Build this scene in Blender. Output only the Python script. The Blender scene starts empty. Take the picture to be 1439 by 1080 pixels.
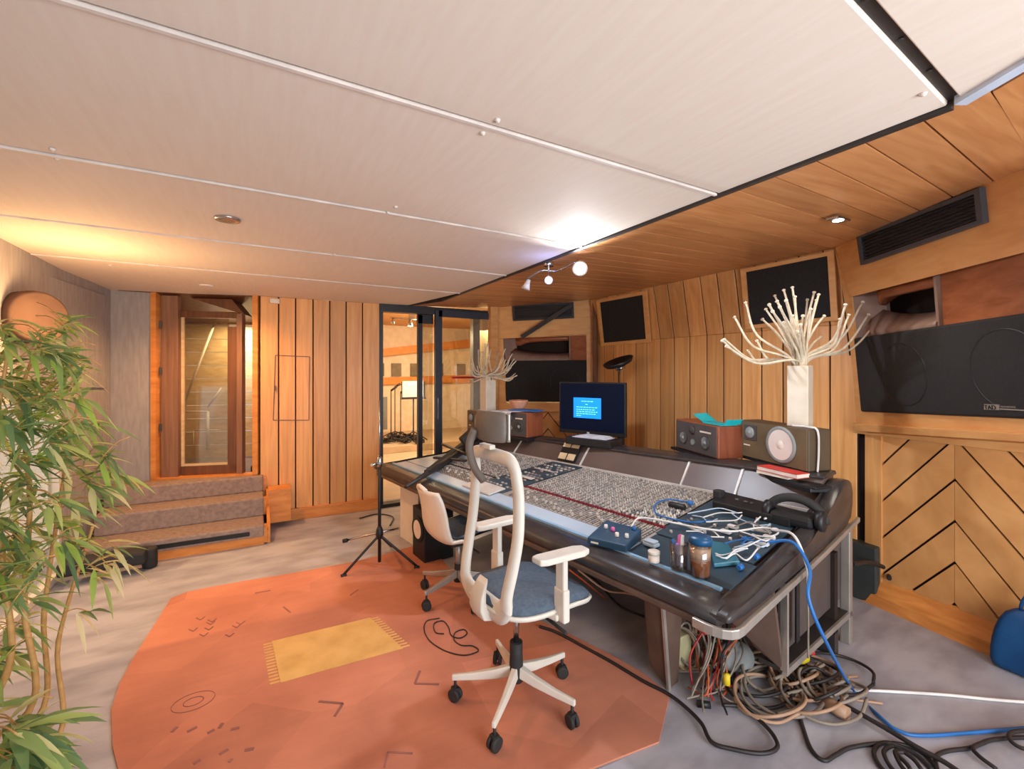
import bpy, math, random
from mathutils import Vector, Matrix
random.seed(7)
SC = bpy.context.scene
COL = SC.collection
V = Vector
PI = math.pi

# ------------------------------------------------------------------ camera frame
CAMP = V((0, 0, 1.55)); FPX = 632.0; CX = 719.5; HY = 521.0
YAW = math.radians(29.5)
FW = V((math.sin(YAW), math.cos(YAW), 0)); RT = V((math.cos(YAW), -math.sin(YAW), 0))
def ray(x, y): return FW + RT * ((x - CX) / FPX) + V((0, 0, (HY - y) / FPX))
def at(x, y, d): return CAMP + ray(x, y) * d
def onz(x, y, z):
    r = ray(x, y); return CAMP + r * ((z - CAMP.z) / r.z)
def onp(x, y, p, n):
    r = ray(x, y); return CAMP + r * ((p - CAMP).dot(n) / r.dot(n))

# ------------------------------------------------------------------ materials
def lin(c):
    c = c / 255.0
    return c / 12.92 if c <= 0.04045 else ((c + 0.055) / 1.055) ** 2.4
def rgb(c): return (lin(c[0]), lin(c[1]), lin(c[2]), 1)
def newmat(name):
    m = bpy.data.materials.new(name); m.use_nodes = True
    nt = m.node_tree; b = nt.nodes['Principled BSDF']
    return m, nt, b
def mat(name, c, rough=0.6, metal=0.0, c2=None, scale=8.0, stretch=(1, 1, 1), bump=0.0, spec=0.5, coat=0, trans=0, alpha=1, ior=1.45, lo=.35, hi=.65, detail=4):
    m, nt, b = newmat(name)
    b.inputs['Base Color'].default_value = rgb(c)
    b.inputs['Roughness'].default_value = rough; b.inputs['Metallic'].default_value = metal
    b.inputs['Specular IOR Level'].default_value = spec
    b.inputs['Coat Weight'].default_value = coat; b.inputs['Transmission Weight'].default_value = trans
    b.inputs['Alpha'].default_value = alpha; b.inputs['IOR'].default_value = ior
    if c2 is None: c2 = tuple(max(0, v * 0.9) for v in c)
    L = nt.links.new
    tc = nt.nodes.new('ShaderNodeTexCoord'); mp = nt.nodes.new('ShaderNodeMapping')
    mp.inputs['Scale'].default_value = stretch; L(tc.outputs['Object'], mp.inputs['Vector'])
    nz = nt.nodes.new('ShaderNodeTexNoise'); nz.inputs['Scale'].default_value = scale; nz.inputs['Detail'].default_value = detail
    L(mp.outputs[0], nz.inputs['Vector'])
    cr = nt.nodes.new('ShaderNodeValToRGB')
    cr.color_ramp.elements[0].position = lo; cr.color_ramp.elements[1].position = hi
    cr.color_ramp.elements[0].color = rgb(c2); cr.color_ramp.elements[1].color = rgb(c)
    L(nz.outputs['Fac'], cr.inputs['Fac']); L(cr.outputs['Color'], b.inputs['Base Color'])
    if bump:
        bp = nt.nodes.new('ShaderNodeBump'); bp.inputs['Strength'].default_value = bump; bp.inputs['Distance'].default_value = .01
        L(nz.outputs['Fac'], bp.inputs['Height']); L(bp.outputs[0], b.inputs['Normal'])
    return m
def wood(name, c1, c2, stretch, rough=0.42, var=.18, scale=3.0, spec=.4):
    """board timber: stretched grain, and a tone of its own for every board"""
    m, nt, b = newmat(name); L = nt.links.new
    b.inputs['Roughness'].default_value = rough; b.inputs['Specular IOR Level'].default_value = spec
    tc = nt.nodes.new('ShaderNodeTexCoord'); mp = nt.nodes.new('ShaderNodeMapping')
    mp.inputs['Scale'].default_value = stretch
    geo = nt.nodes.new('ShaderNodeNewGeometry')
    off = nt.nodes.new('ShaderNodeVectorMath'); off.operation = 'ADD'
    sc = nt.nodes.new('ShaderNodeMath'); sc.operation = 'MULTIPLY'; sc.inputs[1].default_value = 37.0
    L(geo.outputs['Random Per Island'], sc.inputs[0]); L(tc.outputs['Object'], off.inputs[0]); L(sc.outputs[0], off.inputs[1])
    L(off.outputs[0], mp.inputs['Vector'])
    nz = nt.nodes.new('ShaderNodeTexNoise'); nz.inputs['Scale'].default_value = scale; nz.inputs['Detail'].default_value = 6
    nz.inputs['Distortion'].default_value = .6
    L(mp.outputs[0], nz.inputs['Vector'])
    cr = nt.nodes.new('ShaderNodeValToRGB')
    cr.color_ramp.elements[0].position = .3; cr.color_ramp.elements[1].position = .7
    cr.color_ramp.elements[0].color = rgb(c2); cr.color_ramp.elements[1].color = rgb(c1)
    L(nz.outputs['Fac'], cr.inputs['Fac'])
    hs = nt.nodes.new('ShaderNodeHueSaturation')
    mr = nt.nodes.new('ShaderNodeMapRange'); mr.inputs['To Min'].default_value = 1 - var; mr.inputs['To Max'].default_value = 1 + var
    L(geo.outputs['Random Per Island'], mr.inputs['Value']); L(mr.outputs[0], hs.inputs['Value'])
    L(cr.outputs['Color'], hs.inputs['Color']); L(hs.outputs['Color'], b.inputs['Base Color'])
    return m
def island(name, cols, rough=.5, obj=False, trans=0):
    """each loose piece takes one colour of a list"""
    m, nt, b = newmat(name); L = nt.links.new
    b.inputs['Roughness'].default_value = rough
    if obj:
        src = nt.nodes.new('ShaderNodeObjectInfo').outputs['Random']
    else:
        src = nt.nodes.new('ShaderNodeNewGeometry').outputs['Random Per Island']
    cr = nt.nodes.new('ShaderNodeValToRGB'); cr.color_ramp.interpolation = 'CONSTANT'
    e = cr.color_ramp.elements
    for i, c in enumerate(cols):
        p = i / len(cols)
        if i < 2: e[i].position = p; e[i].color = rgb(c)
        else: n = e.new(p); n.color = rgb(c)
    L(src, cr.inputs['Fac']); L(cr.outputs['Color'], b.inputs['Base Color'])
    if trans:
        out = nt.nodes['Material Output']
        tr = nt.nodes.new('ShaderNodeBsdfTranslucent'); mx = nt.nodes.new('ShaderNodeMixShader'); mx.inputs[0].default_value = trans
        L(cr.outputs['Color'], tr.inputs['Color']); L(b.outputs[0], mx.inputs[1]); L(tr.outputs[0], mx.inputs[2]); L(mx.outputs[0], out.inputs['Surface'])
    return m
def emit(name, c, s):
    m, nt, b = newmat(name)
    b.inputs['Base Color'].default_value = rgb(c); b.inputs['Emission Color'].default_value = rgb(c); b.inputs['Emission Strength'].default_value = s
    return m

M = {}
OAK1, OAK2 = (224, 166, 104), (202, 140, 80)
M['oak_v'] = wood('oak_upright', OAK1, OAK2, (9, 9, .5))
M['oak_x'] = wood('oak_along_x', (212, 150, 96), (188, 122, 72), (.5, 9, 9), rough=.32, var=.14)
M['oak_d'] = wood('oak_diagonal', (224, 164, 102), (206, 144, 84), (2, 2, 2), var=.06)
M['oak_p'] = wood('oak_plain', (228, 172, 110), (212, 150, 90), (1.5, 1.5, 6), var=.05)
M['oak_base'] = wood('oak_skirting', (226, 150, 78), (200, 122, 58), (1.5, 1.5, 8), var=.05)
M['walnut'] = wood('dark_walnut', (120, 76, 48), (92, 56, 36), (8, 8, .6), var=.06)
M['horn'] = wood('horn_wood', (164, 98, 62), (132, 74, 46), (2, 2, 6), rough=.25, var=.05)
M['hornflare'] = mat('horn_flare', (150, 122, 108), .5, c2=(134, 106, 92))
M['greywood'] = wood('weathered_wood', (150, 108, 82), (118, 82, 62), (10, 10, .5), rough=.6, var=.08)
M['gap'] = mat('dark_gap', (38, 24, 16), .9)
M['ceil'] = mat('ceiling_fabric', (232, 217, 202), .75, c2=(229, 212, 196), scale=4, stretch=(10, 1.0, 1), spec=.2)
M['batten'] = mat('ceiling_batten', (236, 222, 212), .6)
M['steel_dark'] = mat('dark_steel', (58, 52, 50), .45, c2=(48, 43, 41))
M['grey_fab'] = mat('grey_wall_cloth', (164, 156, 152), .9, c2=(150, 142, 138), scale=6, stretch=(6, 6, 1))
M['step'] = mat('step_carpet', (160, 138, 126), .95, c2=(140, 118, 108), scale=30)
M['frame_blk'] = mat('door_frame_black', (46, 46, 50), .4)
M['black'] = mat('black_plastic', (30, 30, 32), .45, c2=(24, 24, 26))
M['cloth_blk'] = mat('black_grille_cloth', (40, 38, 38), .85, c2=(34, 32, 32), scale=60)
M['rubber'] = mat('rubber', (44, 42, 42), .7)
M['chrome'] = mat('chrome', (200, 200, 200), .25, metal=1.0)
M['alu'] = mat('aluminium', (186, 176, 166), .4, metal=.6)
M['white'] = mat('white_plastic', (220, 211, 198), .4, c2=(212, 203, 190))
M['white2'] = mat('white_shell', (230, 216, 200), .38, c2=(224, 208, 190))
M['seat'] = mat('blue_grey_seat', (86, 98, 112), .85, c2=(72, 84, 98), scale=60)
M['headrest'] = mat('grey_headrest', (116, 104, 94), .55, c2=(106, 94, 85))
M['leather'] = mat('console_leather', (62, 57, 56), .30, c2=(50, 46, 46), scale=14, spec=.6, bump=.05)
M['apron'] = mat('console_brown', (100, 78, 66), .5, c2=(88, 68, 58))
M['bridge'] = mat('meter_bridge_panel', (104, 88, 80), .35, c2=(94, 78, 72), scale=3)
M['trim_w'] = mat('pale_trim', (214, 208, 200), .4)
M['ledge'] = mat('scribble_ledge', (186, 202, 216), .28, c2=(172, 190, 206), scale=5)
M['strip'] = mat('channel_panel', (166, 158, 148), .5, c2=(152, 144, 136), scale=12)
M['bluepanel'] = mat('blue_black_panel', (56, 76, 88), .3, c2=(46, 64, 76), scale=6)
M['knobs'] = island('knob_caps', [(200, 192, 180), (186, 180, 170), (140, 136, 130), (206, 198, 186), (168, 168, 166), (124, 122, 122), (196, 186, 170), (204, 198, 188), (160, 152, 144), (178, 158, 148)], .4)
M['knobs1'] = island('knob_caps_single', [(214, 206, 192), (190, 184, 172), (86, 84, 84), (222, 214, 200), (150, 160, 168), (60, 60, 64), (206, 196, 178)], .4, obj=True)
M['red'] = mat('red_buttons', (140, 40, 52), .5)
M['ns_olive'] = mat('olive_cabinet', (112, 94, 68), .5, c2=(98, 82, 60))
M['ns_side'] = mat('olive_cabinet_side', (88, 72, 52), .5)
M['cone'] = mat('paper_cone', (232, 218, 206), .8, c2=(226, 210, 198))
M['greydrv'] = mat('grey_driver', (148, 150, 148), .45)
M['baffle'] = mat('dark_grey_baffle', (82, 76, 74), .6, c2=(72, 66, 64))
M['cherry'] = wood('cherry_veneer', (160, 88, 56), (132, 68, 44), (6, 6, 1), var=.03)
M['vase'] = mat('pale_vase', (226, 214, 194), .35, c2=(214, 200, 180))
M['twig'] = mat('off_white_twig', (228, 214, 190), .8, c2=(206, 190, 164), scale=30)
M['cyan'] = mat('turquoise_card', (20, 190, 198), .5)
M['bluecard'] = mat('blue_card', (40, 130, 220), .5)
M['paper'] = mat('paper', (222, 222, 224), .8)
M['redbook'] = mat('red_cover', (214, 60, 50), .5)
M['pages'] = mat('page_edges', (236, 222, 206), .8)
M['pinkbowl'] = mat('pinkish_glass_bowl', (222, 160, 128), .3, c2=(206, 142, 110))
M['tvscreen'] = emit('screen_navy', (5, 16, 42), .5)
M['tvscreen'].node_tree.nodes['Principled BSDF'].inputs['Base Color'].default_value = rgb((6, 10, 20)); M['tvscreen'].node_tree.nodes['Principled BSDF'].inputs['Specular IOR Level'].default_value = .1
M['tvwin'] = emit('screen_window_blue', (0, 118, 226), 1.3)
M['tvtext'] = emit('screen_text_cyan', (110, 210, 240), 1.2)
M['floor'] = mat('worn_concrete', (174, 171, 178), .5, c2=(148, 144, 151), scale=3.2, stretch=(1, 2.2, 1), lo=.36, hi=.62, detail=8)
M['bluecable'] = mat('blue_cable', (40, 108, 178), .4)
M['whitecable'] = mat('white_cable', (230, 226, 222), .45)
M['greycable'] = mat('grey_cable', (142, 128, 114), .5)
M['blackcable'] = mat('black_cable', (42, 36, 36), .5)
M['orangecable'] = mat('orange_cable', (214, 96, 50), .5)
M['greencable'] = mat('green_cable', (66, 130, 84), .5)
M['tancable'] = mat('tan_cable', (178, 140, 112), .5)
M['yellow'] = mat('yellow_tape', (232, 200, 40), .5)
M['redtape'] = mat('red_plug', (206, 56, 56), .5)
M['bag'] = mat('blue_bag', (14, 76, 126), .5, c2=(8, 60, 106), scale=5)
M['darkcase'] = mat('dark_case', (58, 62, 60), .5)
M['copper'] = mat('copper_brown', (96, 72, 60), .8, c2=(66, 46, 38), scale=3, spec=.2)
M['copper_in'] = mat('orange_copper', (150, 76, 46), .8, spec=.2)
M['stem'] = mat('bamboo_stem', (206, 160, 96), .5, c2=(186, 138, 78), scale=9, stretch=(1, 1, 3))
M['leaf'] = island('bamboo_leaf', [(152, 178, 108), (184, 202, 118), (124, 154, 98), (212, 218, 130), (140, 168, 112), (104, 134, 92), (226, 222, 162), (166, 192, 112), (130, 162, 106), (176, 208, 98)], .5, trans=.5)
M['leafdry'] = island('bamboo_leaf_pale', [(226, 206, 156), (206, 196, 132)], .5, trans=.3)
M['pot'] = mat('clay_pot', (92, 84, 78), .7)
M['soil'] = mat('soil', (60, 46, 36), .95)
M['bulb'] = emit('lamp_white', (226, 238, 255), 40)
M['bulb_b'] = emit('lamp_blue', (90, 110, 255), 12)
M['bulb_w'] = emit('lamp_warm', (255, 226, 180), 10)
M['led'] = emit('lamp_cool', (225, 240, 255), 14)
M['panel_warm'] = mat('live_room_wall', (240, 222, 196), .7, c2=(230, 208, 178))
M['beam'] = mat('live_room_beam', (228, 150, 70), .5, c2=(216, 136, 58))
M['lr_floor'] = mat('live_room_floor', (206, 180, 150), .5, c2=(190, 162, 132), scale=3, stretch=(1, 8, 1))
M['lr_ceil'] = mat('live_room_ceiling', (214, 164, 112), .6, c2=(200, 148, 96), scale=3, stretch=(6, 1, 1))
M['slat'] = wood('pale_stair_boards', (222, 194, 150), (198, 166, 122), (.6, 9, 9), var=.08)
M['amber_glass'] = mat('amber_drink', (196, 134, 90), .25, c2=(150, 92, 56), scale=14)
M['froth'] = mat('milky_residue', (226, 190, 156), .5)
M['pink'] = mat('pink_label', (226, 110, 170), .5)
M['bluelid'] = mat('blue_lid', (26, 84, 128), .35)
M['purple'] = mat('purple_cloth', (150, 120, 180), .8)
M['silverband'] = mat('silver_band', (176, 166, 156), .3, metal=.5)
M['teal'] = mat('teal_panel', (46, 110, 130), .35)
M['patch'] = mat('beige_patch', (222, 178, 108), .9, c2=(206, 160, 92), scale=7)
M['mark'] = mat('rug_mark', (150, 98, 88), .95)

def glassmat(name, tint, rough=.02, fac=.12):
    m, nt, b = newmat(name); L = nt.links.new
    out = nt.nodes['Material Output']
    tr = nt.nodes.new('ShaderNodeBsdfTransparent'); tr.inputs[0].default_value = rgb(tint)
    gl = nt.nodes.new('ShaderNodeBsdfGlossy'); gl.inputs['Roughness'].default_value = rough
    mx = nt.nodes.new('ShaderNodeMixShader'); mx.inputs[0].default_value = fac
    nz = nt.nodes.new('ShaderNodeTexNoise'); nz.inputs['Scale'].default_value = 2
    L(tr.outputs[0], mx.inputs[1]); L(gl.outputs[0], mx.inputs[2]); L(mx.outputs[0], out.inputs['Surface'])
    return m
M['glass'] = glassmat('pane_glass', (232, 232, 226))
M['glass2'] = glassmat('door_glass', (225, 214, 190), .05, .12)
M['cup'] = glassmat('clear_cup', (226, 220, 216), .05, .2)

# rug: dyed patchwork
def rugmat():
    m, nt, b = newmat('orange_rug'); L = nt.links.new
    b.inputs['Roughness'].default_value = .9; b.inputs['Specular IOR Level'].default_value = .15
    tc = nt.nodes.new('ShaderNodeTexCoord')
    n1 = nt.nodes.new('ShaderNodeTexNoise'); n1.inputs['Scale'].default_value = 1.6; n1.inputs['Detail'].default_value = 7
    vo = nt.nodes.new('ShaderNodeTexVoronoi'); vo.inputs['Scale'].default_value = 1.5; vo.feature = 'F1'
    L(tc.outputs['Object'], n1.inputs['Vector']); L(tc.outputs['Object'], vo.inputs['Vector'])
    c1 = nt.nodes.new('ShaderNodeValToRGB')
    c1.color_ramp.elements[0].position = .3; c1.color_ramp.elements[1].position = .72
    c1.color_ramp.elements[0].color = rgb((174, 110, 88)); c1.color_ramp.elements[1].color = rgb((214, 142, 114))
    L(n1.outputs['Fac'], c1.inputs['Fac'])
    mp = nt.nodes.new('ShaderNodeMapping'); mp.inputs['Rotation'].default_value = (0, 0, -.3); mp.inputs['Scale'].default_value = (1.2, 14, 1)
    n2 = nt.nodes.new('ShaderNodeTexNoise'); n2.inputs['Scale'].default_value = 1.5; n2.inputs['Detail'].default_value = 5
    L(tc.outputs['Object'], mp.inputs['Vector']); L(mp.outputs[0], n2.inputs['Vector'])
    hs = nt.nodes.new('ShaderNodeHueSaturation')
    sp = nt.nodes.new('ShaderNodeSeparateColor'); L(vo.outputs['Color'], sp.inputs[0])
    ad = nt.nodes.new('ShaderNodeMath'); ad.operation = 'ADD'; L(sp.outputs[0], ad.inputs[0]); L(n2.outputs['Fac'], ad.inputs[1])
    mr = nt.nodes.new('ShaderNodeMapRange'); mr.inputs['From Max'].default_value = 2; mr.inputs['To Min'].default_value = .78; mr.inputs['To Max'].default_value = 1.16
    L(ad.outputs[0], mr.inputs['Value']); L(mr.outputs[0], hs.inputs['Value'])
    L(c1.outputs[0], hs.inputs['Color']); L(hs.outputs[0], b.inputs['Base Color'])
    return m
M['rug'] = rugmat()

# ------------------------------------------------------------------ mesh builder
WO = {}
class MB:
    def __init__(s): s.v = []; s.f = []; s.sm = []
    def add(s, vs, fs, smooth=False):
        o = len(s.v); s.v += [V(p) for p in vs]
        for f in fs: s.f.append([i + o for i in f]); s.sm.append(smooth)
        return s
    def hexa(s, b, t):
        """eight corners: four of the base, four of the top, same order"""
        return s.add(list(b) + list(t), [(3, 2, 1, 0), (4, 5, 6, 7), (0, 1, 5, 4), (1, 2, 6, 5), (2, 3, 7, 6), (3, 0, 4, 7)])
    def box(s, c, size, ax=None):
        c = V(c); ax = ax or (V((1, 0, 0)), V((0, 1, 0)), V((0, 0, 1)))
        a, b, d = [ax[i] * (size[i] / 2) for i in range(3)]
        return s.hexa([c - a - b - d, c + a - b - d, c + a + b - d, c - a + b - d], [c - a - b + d, c + a - b + d, c + a + b + d, c - a + b + d])
    def bar(s, p, q, w, h, up=V((0, 0, 1))):
        p = V(p); q = V(q); d = (q - p).normalized(); a = d.cross(up)
        a = a.normalized() if a.length > 1e-4 else V((1, 0, 0)); u = a.cross(d).normalized()
        a *= w / 2; u *= h / 2
        return s.hexa([p - a - u, p + a - u, p + a + u, p - a + u], [q - a - u, q + a - u, q + a + u, q - a + u])
    def slab(s, poly, off):
        """a flat polygon given a thickness"""
        n = len(poly); off = V(off); P = [V(p) for p in poly]
        fs = [tuple(range(n))[::-1], tuple(range(n, 2 * n))]
        fs += [(i, (i + 1) % n, (i + 1) % n + n, i + n) for i in range(n)]
        return s.add(P + [p + off for p in P], fs)
    def tube(s, pts, r, n=8, cap=True):
        pts = [V(p) for p in pts]; N = len(pts)
        rr = r if isinstance(r, (list, tuple)) else [r] * N
        vs = []; nrm = None
        for i, p in enumerate(pts):
            t = (pts[min(i + 1, N - 1)] - pts[max(i - 1, 0)])
            t = t.normalized() if t.length > 1e-9 else V((0, 0, 1))
            if nrm is None:
                nrm = t.cross(V((0, 0, 1)))
                if nrm.length < 1e-3: nrm = t.cross(V((1, 0, 0)))
            nrm = (nrm - t * nrm.dot(t)); nrm = nrm.normalized() if nrm.length > 1e-6 else t.orthogonal().normalized()
            b = t.cross(nrm)
            for k in range(n):
                a = 2 * PI * k / n; vs.append(p + (nrm * math.cos(a) + b * math.sin(a)) * rr[i])
        fs = [(i * n + k, i * n + (k + 1) % n, (i + 1) * n + (k + 1) % n, (i + 1) * n + k) for i in range(N - 1) for k in range(n)]
        s.add(vs, fs, True)
        if cap:
            o = len(s.v) - len(vs)
            s.f.append([o + k for k in range(n)][::-1]); s.sm.append(False)
            s.f.append([o + (N - 1) * n + k for k in range(n)]); s.sm.append(False)
        return s
    def rev(s, c, prof, n=24, ax=V((0, 0, 1)), smooth=True):
        """profile of (radius, height) turned about an axis"""
        c = V(c); ax = V(ax).normalized(); x = ax.orthogonal().normalized(); y = ax.cross(x)
        vs = [c + ax * h + (x * math.cos(2 * PI * k / n) + y * math.sin(2 * PI * k / n)) * r for r, h in prof for k in range(n)]
        m = len(prof)
        fs = [(i * n + k, i * n + (k + 1) % n, (i + 1) * n + (k + 1) % n, (i + 1) * n + k) for i in range(m - 1) for k in range(n)]
        s.add(vs, fs, smooth); o = len(s.v) - len(vs)
        if prof[0][0] > 1e-5: s.f.append([o + k for k in range(n)][::-1]); s.sm.append(False)
        if prof[-1][0] > 1e-5: s.f.append([o + (m - 1) * n + k for k in range(n)]); s.sm.append(False)
        return s
    def loft(s, rings, closed=True, caps=True, smooth=True):
        n = len(rings[0]); vs = [V(p) for r in rings for p in r]
        rng = range(n) if closed else range(n - 1)
        fs = [(i * n + k, i * n + (k + 1) % n, (i + 1) * n + (k + 1) % n, (i + 1) * n + k) for i in range(len(rings) - 1) for k in rng]
        s.add(vs, fs, smooth); o = len(s.v) - len(vs)
        if caps:
            s.f.append([o + k for k in range(n)][::-1]); s.sm.append(False)
            s.f.append([o + (len(rings) - 1) * n + k for k in range(n)]); s.sm.append(False)
        return s
    def build(s, name, m, parent=None, bevel=0, seg=2, sub=0, local=False, solid=0):
        me = bpy.data.meshes.new(name)
        if parent is not None: org = WO[parent.name]
        elif local: org = V((0, 0, 0))
        else:
            n = len(s.v)
            org = V((sum(p.x for p in s.v) / n, sum(p.y for p in s.v) / n, min(p.z for p in s.v)))
        me.from_pydata([tuple(p - org) for p in s.v], [], s.f)
        me.polygons.foreach_set('use_smooth', s.sm); me.update()
        o = bpy.data.objects.new(name, me); COL.objects.link(o)
        me.materials.append(m)
        if parent is not None: o.parent = parent
        else: o.location = org
        WO[o.name] = org
        import bmesh
        bm = bmesh.new(); bm.from_mesh(me); bmesh.ops.recalc_face_normals(bm, faces=bm.faces); bm.to_mesh(me); bm.free()
        if solid:
            d = o.modifiers.new('solid', 'SOLIDIFY'); d.thickness = solid; d.offset = 0
        if sub:
            d = o.modifiers.new('sub', 'SUBSURF'); d.levels = sub; d.render_levels = sub
        if bevel:
            d = o.modifiers.new('bevel', 'BEVEL'); d.width = bevel; d.segments = seg; d.limit_method = 'ANGLE'; d.angle_limit = math.radians(40)
        return o
def tag(o, label, cat, group=None):
    o['label'] = label; o['category'] = cat
    if group: o['group'] = group
    return o
def struct(o): o['kind'] = 'structure'; return o
def thing(name, label, cat, loc=(0, 0, 0), rz=0, group=None, local=False):
    o = bpy.data.objects.new(name, None); COL.objects.link(o)
    o.location = loc; o.rotation_euler = (0, 0, rz); o.empty_display_size = .1
    WO[o.name] = V((0, 0, 0)) if local else V(loc)
    return tag(o, label, cat, group)
def spline(pts, k=8):
    P = [V(p) for p in pts]; P = [P[0] * 2 - P[1]] + P + [P[-1] * 2 - P[-2]]
    out = []
    for i in range(1, len(P) - 2):
        a, b, c, d = P[i - 1:i + 3]
        for j in range(k):
            t = j / k
            out.append(.5 * ((2 * b) + (c - a) * t + (2 * a - 5 * b + 4 * c - d) * t * t + (3 * b - a - 3 * c + d) * t ** 3))
    out.append(P[-2]); return out
def cable(name, label, pts, r, m, group=None, cat='cable', k=8):
    mb = MB(); mb.tube(spline(pts, k), r, 7)
    return tag(mb.build(name, M[m]), label, cat, group)
def lerp(a, b, t): return a + (b - a) * t

# ------------------------------------------------------------------ the setting
ZC = 2.31; XE = 1.72                                     # ceiling height; line where white ceiling meets the wood soffit
mb = MB(); mb.slab([(-1.6, -2.2, -.05), (4.2, -2.2, -.05), (4.2, 5.3, -.05), (-1.6, 5.6, -.05)], (0, 0, .05))
struct(mb.build('floor', M['floor']))
# ceiling panels
def fy(x): return .45 + .065 * (x - 1.08)
seams = [-2.2, -.55, .45, 1.2475, 2.17, 3.128, 4.07, 5.35]
mb = MB()
for i in range(len(seams) - 1):
    y0, y1 = seams[i], seams[i + 1]
    g = .006; x1 = XE
    if i == 0:
        mb.slab([(-1.34, y0, ZC), (.2, y0, ZC), (1.14, y1 - g, ZC), (-1.34, y1 - g, ZC)], (0, 0, .06))
    elif i == 1:
        mb.slab([(-1.34, y0 + g, ZC), (1.14, y0 + g, ZC), (XE - .01, fy(XE) - .015, ZC), (-1.34, fy(-1.34) - .015, ZC)], (0, 0, .06))
    elif i == 2:
        mb.slab([(-1.34, fy(-1.34) + .015, ZC), (XE, fy(XE) + .015, ZC), (XE, y1 - g, ZC), (-1.34, y1 - g, ZC)], (0, 0, .06))
    elif i == 6:
        mb.slab([(-1.34, y0 + g, ZC), (XE, y0 + g, ZC), (1.52, 5.12, ZC), (1.2, 5.16, ZC), (.02, 5.22, ZC), (-.9, 5.52, ZC), (-1.34, 5.6, ZC)], (0, 0, .06))
    else:
        mb.slab([(-1.34, y0 + g, ZC), (XE, y0 + g, ZC), (XE, y1 - g, ZC), (-1.34, y1 - g, ZC)], (0, 0, .06))
mb.box((0.2, 1.5, ZC + .09), (3.2, 8.2, .04))
struct(mb.build('ceiling', M['ceil'], bevel=.004, seg=1))
mb = MB()
for y in seams[3:7]:
    mb.box(((XE - 1.34) / 2, y + .008, ZC - .001), (XE + 1.34, .012, .010))
struct(mb.build('trim_1', M['batten']))
mb = MB(); mb.slab([(-1.34, fy(-1.34) - .03, ZC + .012), (XE, fy(XE) - .03, ZC + .012), (XE, fy(XE) + .03, ZC + .012), (-1.34, fy(-1.34) + .03, ZC + .012)], (0, 0, .03))
for x in (.9, 1.1, 1.3, 1.5): mb.rev((x, fy(x), ZC + .006), [(.006, 0), (.006, .006)], 10)
struct(mb.build('trim_2', M['steel_dark']))
mb = MB(); mb.bar((XE + .012, .50, ZC + .005), (XE + .012, 4.6, ZC + .005), .024, .03); mb.bar((XE + .012, 4.6, ZC + .005), (1.53, 5.1, ZC + .005), .024, .03)
struct(mb.build('trim_3', M['steel_dark']))
mb = MB(); mb.bar((XE + .0, .48, ZC + .002), (.25, -2.15, ZC + .002), .035, .03); struct(mb.build('trim_19', mat('pale_blue_edge', (206, 216, 232), .3)))
# ceiling fixings: little white studs along the battens
for x, y in ((678, 186), (699, 168), (80, 222), (74, 209), (556, 290), (545, 298), (470, 357), (431, 393), (155, 372), (1297, 131)):
    p = onz(x, y, ZC)
    mb = MB(); mb.rev(p + V((0, 0, -.008)), [(.0, 0), (.008, .002), (.010, .008)], 10)
    tag(mb.build('ceiling_stud', M['batten']), 'tiny white stud fixing a pale ceiling panel beside its seam', 'stud', 'studs of the white ceiling')

# wood soffit, boards across the strip between ceiling and front wall
def zs(x): return ZC + .055 * (x - XE)
TOPW = [(-2.2, .6), (.563, 2.69), (1.62, 3.50), (2.34, 3.55), (4.1, 3.5), (4.3, 3.45), (5.14, 2.69)]
def xe(y):
    for (a, xa), (b, xb) in zip(TOPW, TOPW[1:]):
        if a <= y <= b: return lerp(xa, xb, (y - a) / (b - a))
    return TOPW[-1][1]
mb = MB(); y = .42
while y < 5.1:
    y0, y1 = y + .004, min(y + .148, 5.1)
    def q(yy, x): return V((x, yy + .09 * (x - XE), zs(x)))
    def xst(yy): return XE + .02 if yy < 4.6 else lerp(XE + .02, 1.54, min(1, (yy - 4.6) / .5))
    xs0, xs1 = xst(y0), xst(y1)
    def endx(yy):
        x = 2.9
        for _ in range(20): x = min(3.6, xe(min(5.14, yy + .09 * (x - XE)))) + .01
        return x
    e0, e1 = endx(y0), endx(y1)
    mb.slab([q(y0, xs0), q(y0, e0), q(y1, e1), q(y1, xs1)], (0, 0, .02))
    y += .152
struct(mb.build('trim_4', M['oak_x']))
mb = MB(); mb.slab([(XE, .3, zs(XE) + .025), (3.7, .3, zs(3.7) + .025), (3.7, 5.3, zs(3.7) + .025), (1.5, 5.3, zs(1.5) + .025)], (0, 0, .03))
struct(mb.build('trim_5', M['gap']))
# the wedge of soffit that turns back towards the room
A0 = V((XE + .03, .43, zs(XE))); B0 = V((2.66, .53, zs(2.66)))
mb = MB()
D = V((-1.5, -2.66, 0)); 
for k in range(6):
    a0 = A0 + D * (k / 6 + .003); a1 = A0 + D * ((k + 1) / 6)
    D2 = V((-1.9, -2.5, -.02))
    b0 = B0 + D2 * (k / 6 + .003); b1 = B0 + D2 * ((k + 1) / 6)
    mb.slab([a0, b0, b1, a1], (0, 0, .03))
struct(mb.build('trim_6', M['oak_x']))

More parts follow.
